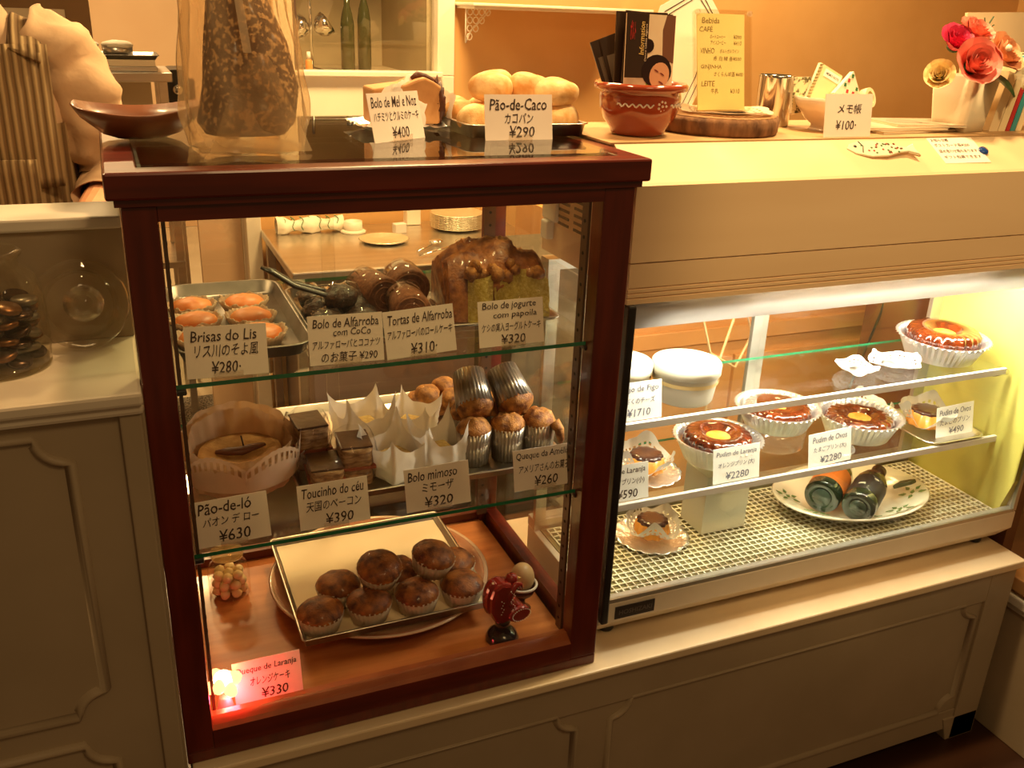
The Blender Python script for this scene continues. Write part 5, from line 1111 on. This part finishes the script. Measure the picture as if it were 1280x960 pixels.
# things seen through the window
b = obj('pantry_shelf', MB().box((.37, 1.76, .745), (.90, 2.24, .765)), mat('pantry_shelf_paint', (.45, .36, .22), .5)); tag(b, 'narrow shelf board standing behind the window pane', 'shelf')
t = thing('clamp_lamp', 'twin-shaded chrome clamp lamp behind the window pane', 'lamp', (.600, 1.960, .7652))
obj('stem', MB().tube([(0, 0, 0), (0, 0, .16), (-.004, 0, .26)], .005, 8), CHROME, t)
for sx, rr_ in ((-1, -70), (1, 55)):
    obj('shade', MB().shell([(.006, 0), (.020, .006), (.032, .022), (.036, .045), (.035, .045), (.030, .023), (.018, .008)], 28, T(sx * .010, -.02, .115) @ R(rr_, 'Y')), CHROME, t)
obj('base', MB().lathe([(.034, 0), (.034, .006), (.008, .012), (0, .012)], 24), CHROME, t)
for i, (x, h, l_) in enumerate(((.705, .22, 'tall dark bottle beside the clamp lamp'), (.770, .24, 'tall dark bottle in the middle of the window'), (.640, .06, 'x'))):
    if i == 2: continue
    t = thing('tall_bottle', l_ + ' behind the pane', 'bottle', (x, 1.93 + .05 * i, .7652), 0, 'bottles behind the window pane')
    obj('bottle_body', MB().lathe([(.020, 0), (.021, .004), (.021, h * .62), (.016, h * .76), (.009, h * .86), (.009, h), (0, h)], 28), mat('olive_glass', (.06, .06, .02), .15, coat=.6), t)
    obj('bottle_cap', MB().lathe([(.010, h * .95), (.010, h * 1.05), (0, h * 1.05)], 16), BLACK, t)
t = thing('squeeze_bottle', 'small orange bottle with white cap behind the pane', 'bottle', (.570, 1.86, .7652))
obj('bottle_body', MB().lathe([(.010, 0), (.011, .004), (.010, .034), (.006, .040), (0, .040)], 20), mat('orange_plastic', (.8, .30, .08), .4), t)
obj('bottle_cap', MB().lathe([(.007, .040), (.005, .060), (0, .060)], 16), PAPERW, t)
# kitchen beyond the doorway
t = thing('steel_rack', 'steel kitchen table with trays behind the staff member', 'rack', (.0, 2.35, FL))
obj('top', MB().box((-.30, -.16, 1.150), (.205, .16, 1.178)), STEEL, t, bevel=.003)
obj('back_panel', MB().box((-.28, .10, 1.02), (.15, .12, 1.15)), mat('rack_panel', (.7, .58, .4), .5), t)
for x in (-.285, .175):
    for y in (-.14, .14): obj('leg', MB().box((x - .012, y - .012, 0), (x + .012, y + .012, 1.15)), STEEL, t)
obj('lower_shelf', MB().box((-.30, -.16, .55), (.19, .16, .57)), STEEL, t)
RZ = FL + 1.1785
for i, (w_, h, m_, l_) in enumerate(((.30, .014, STEEL, 'pale flat box lowest on the kitchen rack'), (.29, .020, mat('pale_board', (.84, .70, .5), .6), 'cream board pile in the middle on the kitchen rack'))):
    o = obj('flat_box', MB().box((-w_ / 2, -.10, 0), (w_ / 2, .10, h)), m_, None, (.015, 2.33, RZ + i * .0145), bevel=.002); tag(o, l_, 'box', 'flat boxes on the kitchen rack')
tray('baking_tray', 'dark baking tray carrying the two cake tins on the rack', (.020, 2.33, RZ + .035), .30, .20, .012, DSTEEL, r=.005, flare=.008)
for i, x in enumerate((-.045, .055)):
    t = thing('cake_tin', 'cake tin with white risen top on the rack, ' + ('beside the staff sleeve' if i == 0 else 'nearer the door'), 'cake tin', (x, 2.31, RZ + .0372), 0, 'cake tins on the kitchen rack')
    obj('tin', MB().shell([(.001, 0), (.043, 0), (.046, .036), (.044, .036), (.042, .002)], 32), STEEL, t)
    obj('white_top', MB().ball((0, 0, .036), (.0475, .0475, .016), 24, 12, nz=.08, nf=2, seed=i), mat('white_risen', (.9, .82, .66), .7), t)
t = thing('black_appliance', 'black round-cornered appliance with a chrome knob beside the rack', 'appliance', (.262, 2.62, FL))
obj('casing', MB().prism(rrect(-.055, .82, .035, 1.165, .02, 5), -.10, .10, 'y'), BLACK, t)
for x in (-.045, .025):
    for y in (-.085, .085): obj('leg', MB().box((x - .006, y - .006, 0), (x + .006, y + .006, .822)), STEEL, t)
obj('knob', MB().lathe([(.018, 0), (.018, .02), (.012, .026), (0, .028)], 20, T(-.022, -.10, 1.10) @ R(90, 'X')), CHROME, t)
t = thing('brown_cupboard', 'tall brown cupboard with a pale shelf behind the staff member', 'cupboard', (-.30, 3.15, FL))
obj('body', MB().box((-.35, -.15, 0), (.285, .2, 2.1)), mat('cupboard_brown', (.28, .16, .07), .5, c2=(.34, .2, .09), scale=4, stretch=(1, 1, .2)), t)
obj('shelf_lip', MB().box((-.35, -.17, 1.30), (.20, -.15, 1.34)), WHITEP, t)
# wooden cabinet behind the refrigerated case, cords
t = thing('wooden_cabinet', 'orange-brown wooden cabinet seen through the refrigerated case', 'cabinet', (1.5, .95, FL))
OAK = mat('orange_oak', (.55, .26, .08), .45, c2=(.66, .34, .12), scale=7, stretch=(.15, 1, 1), coat=.15)
obj('carcass', MB().box((-.55, -.20, 0), (.75, .2, .96)), OAK, t)
for x in (-.54, -.11, .32):
    obj('door', MB().box((x, -.212, .05), (x + .42, -.2, .62)), OAK, t, bevel=.002)
obj('top_strip', MB().box((-.56, -.215, .66), (.76, -.2, .70)), OAK, t, bevel=.002)
o = obj('power_cord', MB().tube([(1.62, .50, .60), (1.60, .50, .35), (1.55, .52, .10), (1.50, .54, -.2), (1.46, .56, FL + .004)], .003, 6), BLACK); tag(o, 'black cord hanging straight behind the refrigerated case', 'cord')
o = obj('power_cord', MB().tube([(1.66, .46, .60), (1.68, .48, .30), (1.62, .50, .0), (1.60, .52, FL + .004)], .0025, 6), mat('cord_grey', (.18, .15, .1), .5)); tag(o, 'grey cord sagging next to the black cord', 'cord')
o = obj('power_cord', MB().tube([(1.12, .50, .52), (1.10, .50, .40), (1.13, .49, .30), (1.20, .49, .26), (1.24, .50, .33), (1.20, .50, .42), (1.16, .52, .2), (1.15, .54, FL + .004)], .003, 6), mat('cord_cream', (.72, .5, .26), .5)); tag(o, 'cream looped cord behind the white tub', 'cord')
o = obj('plug_adapter', MB().box((-.018, -.012, -.045), (.018, .012, .045)), BLACK, None, (1.640, .475, .33), bevel=.004); tag(o, 'black plug adapter hanging on the grey cord', 'plug')
plug = obj('white_plug', MB().box((.600 + .032, .26, .655), (.6400, .31, .715)).box((.600 + .026, .275, .625), (.6400, .30, .655)), PAPERW, fr, bevel=.003)

# things on the left ledge
LG = .5572
t = thing('glass_jar', 'big glass jar half full of dark foil-wrapped rounds on the ledge', 'jar', (-.150, .112, LG))
obj('jar_body', MB().shell([(.001, .003), (.050, .003), (.056, .008), (.058, .04), (.057, .090), (.050, .108), (.037, .118), (.035, .126), (.041, .133), (.0415, .137), (.036, .138)], 96, fn=lambda x, y, z, a, k: (x * (1 + .014 * math.cos(24 * a) * (.01 < z < .11)), y * (1 + .014 * math.cos(24 * a) * (.01 < z < .11)), z)), thin_glass('big_jar_glass', (.90, .88, .80), 1.0, 0, .06, (.8, .7, .5), .35, 25), t)
obj('jar_foot', MB().lathe([(.052, 0), (.056, .002), (.056, .006), (0, .006)], 40), thin_glass('jar_foot_glass', (.85, .82, .7), 1.0, 0, .1, (.7, .6, .4)), t)
rr = random.Random(5); k = 0
cm_ = [mat('round_dark', (.05, .022, .01), .25, metal=.5), mat('round_bronze', (.20, .09, .03), .3, metal=.7), mat('round_grey', (.20, .17, .13), .3, metal=.6)]
for lay in range(8):
    for i in range(8):
        a = 2 * math.pi * i / 7 + lay * .5; q = .036 if i < 7 else 0
        o = obj('wrapped_round', MB().lathe([(.001, 0), (.013, 0), (.0145, .002), (.0145, .005), (.013, .007), (0, .007)], 20), cm_[k % 3], None, (-.150 + q * math.cos(a), .112 + q * math.sin(a), LG + .010 + lay * .0088 + rr.uniform(0, .003)), (rr.uniform(-.28, .28), rr.uniform(-.28, .28), 0))
        k += 1; tag(o, ['dark', 'bronze', 'grey'][(k - 1) % 3] + ' foil-wrapped round sweet inside the big glass jar', 'sweet', 'sweets inside the big glass jar')
t = thing('jar_lid', 'round glass jar lid leaning against the riser beside the case', 'lid', (-.055, .140, LG + .0015), (math.radians(72), 0, math.radians(8)))
obj('lid_disc', MB().shell([(.0545, 0), (.055, .004), (.050, .009), (.040, .011), (.037, .016), (.030, .020), (.022, .021)], 48, T(0, .055, 0)), thin_glass('lid_glass', (.92, .90, .84), 1.0, 0, .07, (.8, .7, .55), .3, 20), t)
obj('lid_knob', MB().lathe([(.022, .021), (.012, .026), (.010, .032), (.018, .040), (.021, .048), (.016, .056), (0, .058)], 32, T(0, .055, 0)), thin_glass('lid_glass', (.92, .90, .84)), t)
obj('lid_flange', MB().shell([(.0545, 0), (.040, .0), (.038, -.012), (.041, -.012), (.043, -.001)], 48, T(0, .055, 0)), thin_glass('lid_glass', (.92, .90, .84)), t)

# ================= the member of staff =================
PX, PY = -.205, .80
pt = thing('person', 'person in cream blouse and ribbed brown apron working behind the counter', 'person', (PX, PY, FL))
SKIN = mat('skin', (.72, .34, .18), .5, c2=(.76, .38, .21), scale=20, sss=.15)
J = {'pelvis': (0, 0, .86, .12), 'waist': (0, 0, 1.00, .105), 'chest': (0, .0, 1.20, .115), 'neckb': (0, .0, 1.355, .052), 'neck': (.0, -.01, 1.41, .047), 'head': (.0, -.02, 1.50, .075), 'top': (.0, -.01, 1.585, .07),
     'shR': (.130, .0, 1.305, .05), 'elR': (.200, -.02, 1.085, .038), 'wrR': (.150, -.245, 1.060, .026), 'paR': (.118, -.315, 1.040, .024),
     'shL': (-.130, .0, 1.305, .05), 'elL': (-.195, -.02, 1.075, .038), 'wrL': (-.10, -.24, 1.040, .026), 'paL': (-.06, -.30, 1.030, .024),
     'hiR': (.075, 0, .80, .085), 'knR': (.08, -.01, .44, .055), 'anR': (.08, .01, .08, .038), 'toR': (.085, -.13, .035, .030),
     'hiL': (-.075, 0, .80, .085), 'knL': (-.08, -.01, .44, .055), 'anL': (-.08, .01, .08, .038), 'toL': (-.085, -.13, .035, .030)}
ED = [('pelvis', 'waist'), ('waist', 'chest'), ('chest', 'neckb'), ('neckb', 'neck'), ('neck', 'head'), ('head', 'top'), ('chest', 'shR'), ('shR', 'elR'), ('elR', 'wrR'), ('wrR', 'paR'), ('chest', 'shL'), ('shL', 'elL'), ('elL', 'wrL'), ('wrL', 'paL'),
      ('pelvis', 'hiR'), ('hiR', 'knR'), ('knR', 'anR'), ('anR', 'toR'), ('pelvis', 'hiL'), ('hiL', 'knL'), ('knL', 'anL'), ('anL', 'toL')]
for s_, pa in (('R', 'paR'), ('L', 'paL')):
    p = Vector(J[pa][:3]); sg = 1 if s_ == 'R' else -1
    for k, (dx, L_) in enumerate(((-.027, .055), (-.010, .066), (.008, .062), (.025, .050))):
        a_, b_, c_ = f'f{s_}{k}a', f'f{s_}{k}b', f'f{s_}{k}c'
        J[a_] = (p.x + dx * .8, p.y - .022, p.z + .004, .0095); J[b_] = (p.x + dx * 1.1, p.y - .022 - L_ * .55, p.z - .004, .0088); J[c_] = (p.x + dx * 1.15, p.y - .022 - L_ * .85, p.z - .026, .0075)
        ED += [(pa, a_), (a_, b_), (b_, c_)]
    J[f't{s_}a'] = (p.x - sg * .030, p.y + .012, p.z - .004, .0105); J[f't{s_}b'] = (p.x - sg * .046, p.y - .018, p.z - .014, .009)
    ED += [(pa, f't{s_}a'), (f't{s_}a', f't{s_}b')]
names = list(J); me = bpy.data.meshes.new('body'); me.from_pydata([J[n][:3] for n in names], [(names.index(a), names.index(b_)) for a, b_ in ED], []); me.materials.append(SKIN)
bo = bpy.data.objects.new('body', me); COL.objects.link(bo); bo.parent = pt
bo.modifiers.new('skin', 'SKIN'); 
for i, n in enumerate(names):
    sv = me.skin_vertices[0].data[i]; r_ = J[n][3]; sv.radius = (r_, r_ * .8 if n in ('pelvis', 'waist', 'chest') else r_); sv.use_root = (n == 'pelvis')
sb = bo.modifiers.new('sub', 'SUBSURF'); sb.levels = 1; sb.render_levels = 2
obj('hair', MB().ball((0, .012, 1.545), (.088, .095, .092), 24, 16, nz=.05).ball((0, .055, 1.48), (.070, .055, .090), 20, 12, nz=.05), HR, pt)
fc = MB()
for sx in (-1, 1): fc.ball((sx * .030, -.092, 1.515), (.011, .006, .006), 12, 8)
obj('eyes', fc, BLACK, pt)
obj('nose', MB().ball((0, -.100, 1.487), (.011, .013, .018), 14, 10), SKIN, pt)
obj('mouth', MB().ball((0, -.092, 1.455), (.022, .006, .006), 14, 8), mat('lips', (.5, .14, .1), .4), pt)
BLS = mat('blouse_cotton', (.56, .38, .23), .9, c2=(.62, .44, .28), scale=6, bump=1, bscale=16)
def ring(cx, cy, z, rx, ry, n=40, e=2.4):
    out = []
    for i in range(n):
        a = 2 * math.pi * i / n; c, s = math.cos(a), math.sin(a); k = (abs(c) ** e + abs(s) ** e) ** (-1 / e); w_ = 1 + .018 * math.sin(7 * a + z * 20)
        out.append((cx + rx * c * k * w_, cy + ry * s * k * w_, z))
    return out
obj('blouse', loft([ring(0, 0, .80, .150, .115), ring(0, 0, .95, .132, .108), ring(0, 0, 1.10, .138, .115), ring(0, 0, 1.22, .146, .112), ring(0, 0, 1.29, .140, .095), ring(0, 0, 1.335, .108, .078), ring(0, 0, 1.365, .072, .065), ring(0, -.002, 1.385, .060, .058)], cap0=False), BLS, pt)
def sleeve(P, rs, seed):
    mb = MB(); pts = []; 
    N_ = 44; Q = [Vector(p) for p in P]
    # catmull-like resample
    out = []; rad = []
    for i in range(N_):
        t_ = i / (N_ - 1) * (len(Q) - 1); k = min(int(t_), len(Q) - 2); f_ = t_ - k
        p0, p1, p2, p3 = Q[max(k - 1, 0)], Q[k], Q[k + 1], Q[min(k + 2, len(Q) - 1)]
        out.append(.5 * ((2 * p1) + (p2 - p0) * f_ + (2 * p0 - 5 * p1 + 4 * p2 - p3) * f_ ** 2 + (3 * p1 - p0 - 3 * p2 + p3) * f_ ** 3))
        rad.append((rs[k] * (1 - f_) + rs[k + 1] * f_) * (1 + .05 * math.sin(i * 1.0 + seed) + .03 * math.sin(i * 1.9)))
    mb.tube(out, rad, 40, cap=False)
    mb.v = [tuple(Vector(v) + Vector(noise.noise_vector(Vector(v) * 22 + Vector((seed, 0, 0)))) * .017) for v in mb.v]
    return mb
obj('sleeve', sleeve([(.085, .0, 1.325), (.140, .0, 1.290), (.180, -.01, 1.19), (.205, -.02, 1.105), (.195, -.07, 1.075), (.182, -.13, 1.070)], [.060, .072, .068, .060, .050, .046], 1), BLS, pt)
obj('sleeve', sleeve([(-.085, .0, 1.325), (-.140, .0, 1.290), (-.178, -.01, 1.19), (-.200, -.02, 1.100), (-.180, -.07, 1.065), (-.155, -.13, 1.055)], [.060, .072, .068, .060, .050, .046], 4), BLS, pt)
APR = mat('ribbed_apron', (.17, .10, .04), .9, c2=(.36, .25, .12), wave=(26, .4, 'X'), bump=.9, contrast=(.25, .75))
def apr_ring(z, rx, ry): return ring(0, -.002, z, rx, ry)
ap = loft([apr_ring(.45, .185, .150), apr_ring(.70, .168, .138), apr_ring(.95, .145, .122), apr_ring(1.10, .146, .126), apr_ring(1.20, .145, .122)], cap0=False)
obj('apron', ap, APR, pt)
bib = MB().grid(lambda u, v: (-.125 + .25 * u, -.128 + .012 * (2 * u - 1) ** 2 * 4 * .6 + .034 * max(0, v - .25) ** 1.5, 1.10 + .225 * v), 24, 14)
obj('apron_bib', bib, APR, pt, solid=.004)
for sx in (-1, 1):
    obj('apron_strap', MB().grid(lambda u, v, sx=sx: (sx * (.070 + .045 * u + .01 * v), -.100 + .20 * v, 1.318 + .052 * math.sin(math.pi * v) - .02 * u), 8, 12), APR, pt, solid=.004)
obj('pocket', MB().grid(lambda u, v: (-.01 + .10 * u, -.137, 1.02 + .13 * v), 6, 6), APR, pt, solid=.003)
obj('trousers', loft([ring(.0, 0, .45, .16, .12), ring(0, 0, .85, .15, .115)], cap0=False), mat('dark_cloth', (.04, .03, .025), .9), pt)

o = obj('added_shade_box', MB().box((-.10, -.09, 0), (.13, .12, .95)), mat('shade_box_dark', (.05, .04, .02), .6, c2=(.08, .06, .03), scale=6), None, (.80, .66, FL), bevel=.004); tag(o, 'tall dark box added to darken the gap behind the refrigerated case', 'box')  # added box: hides the bright view behind so the gap reads as shade
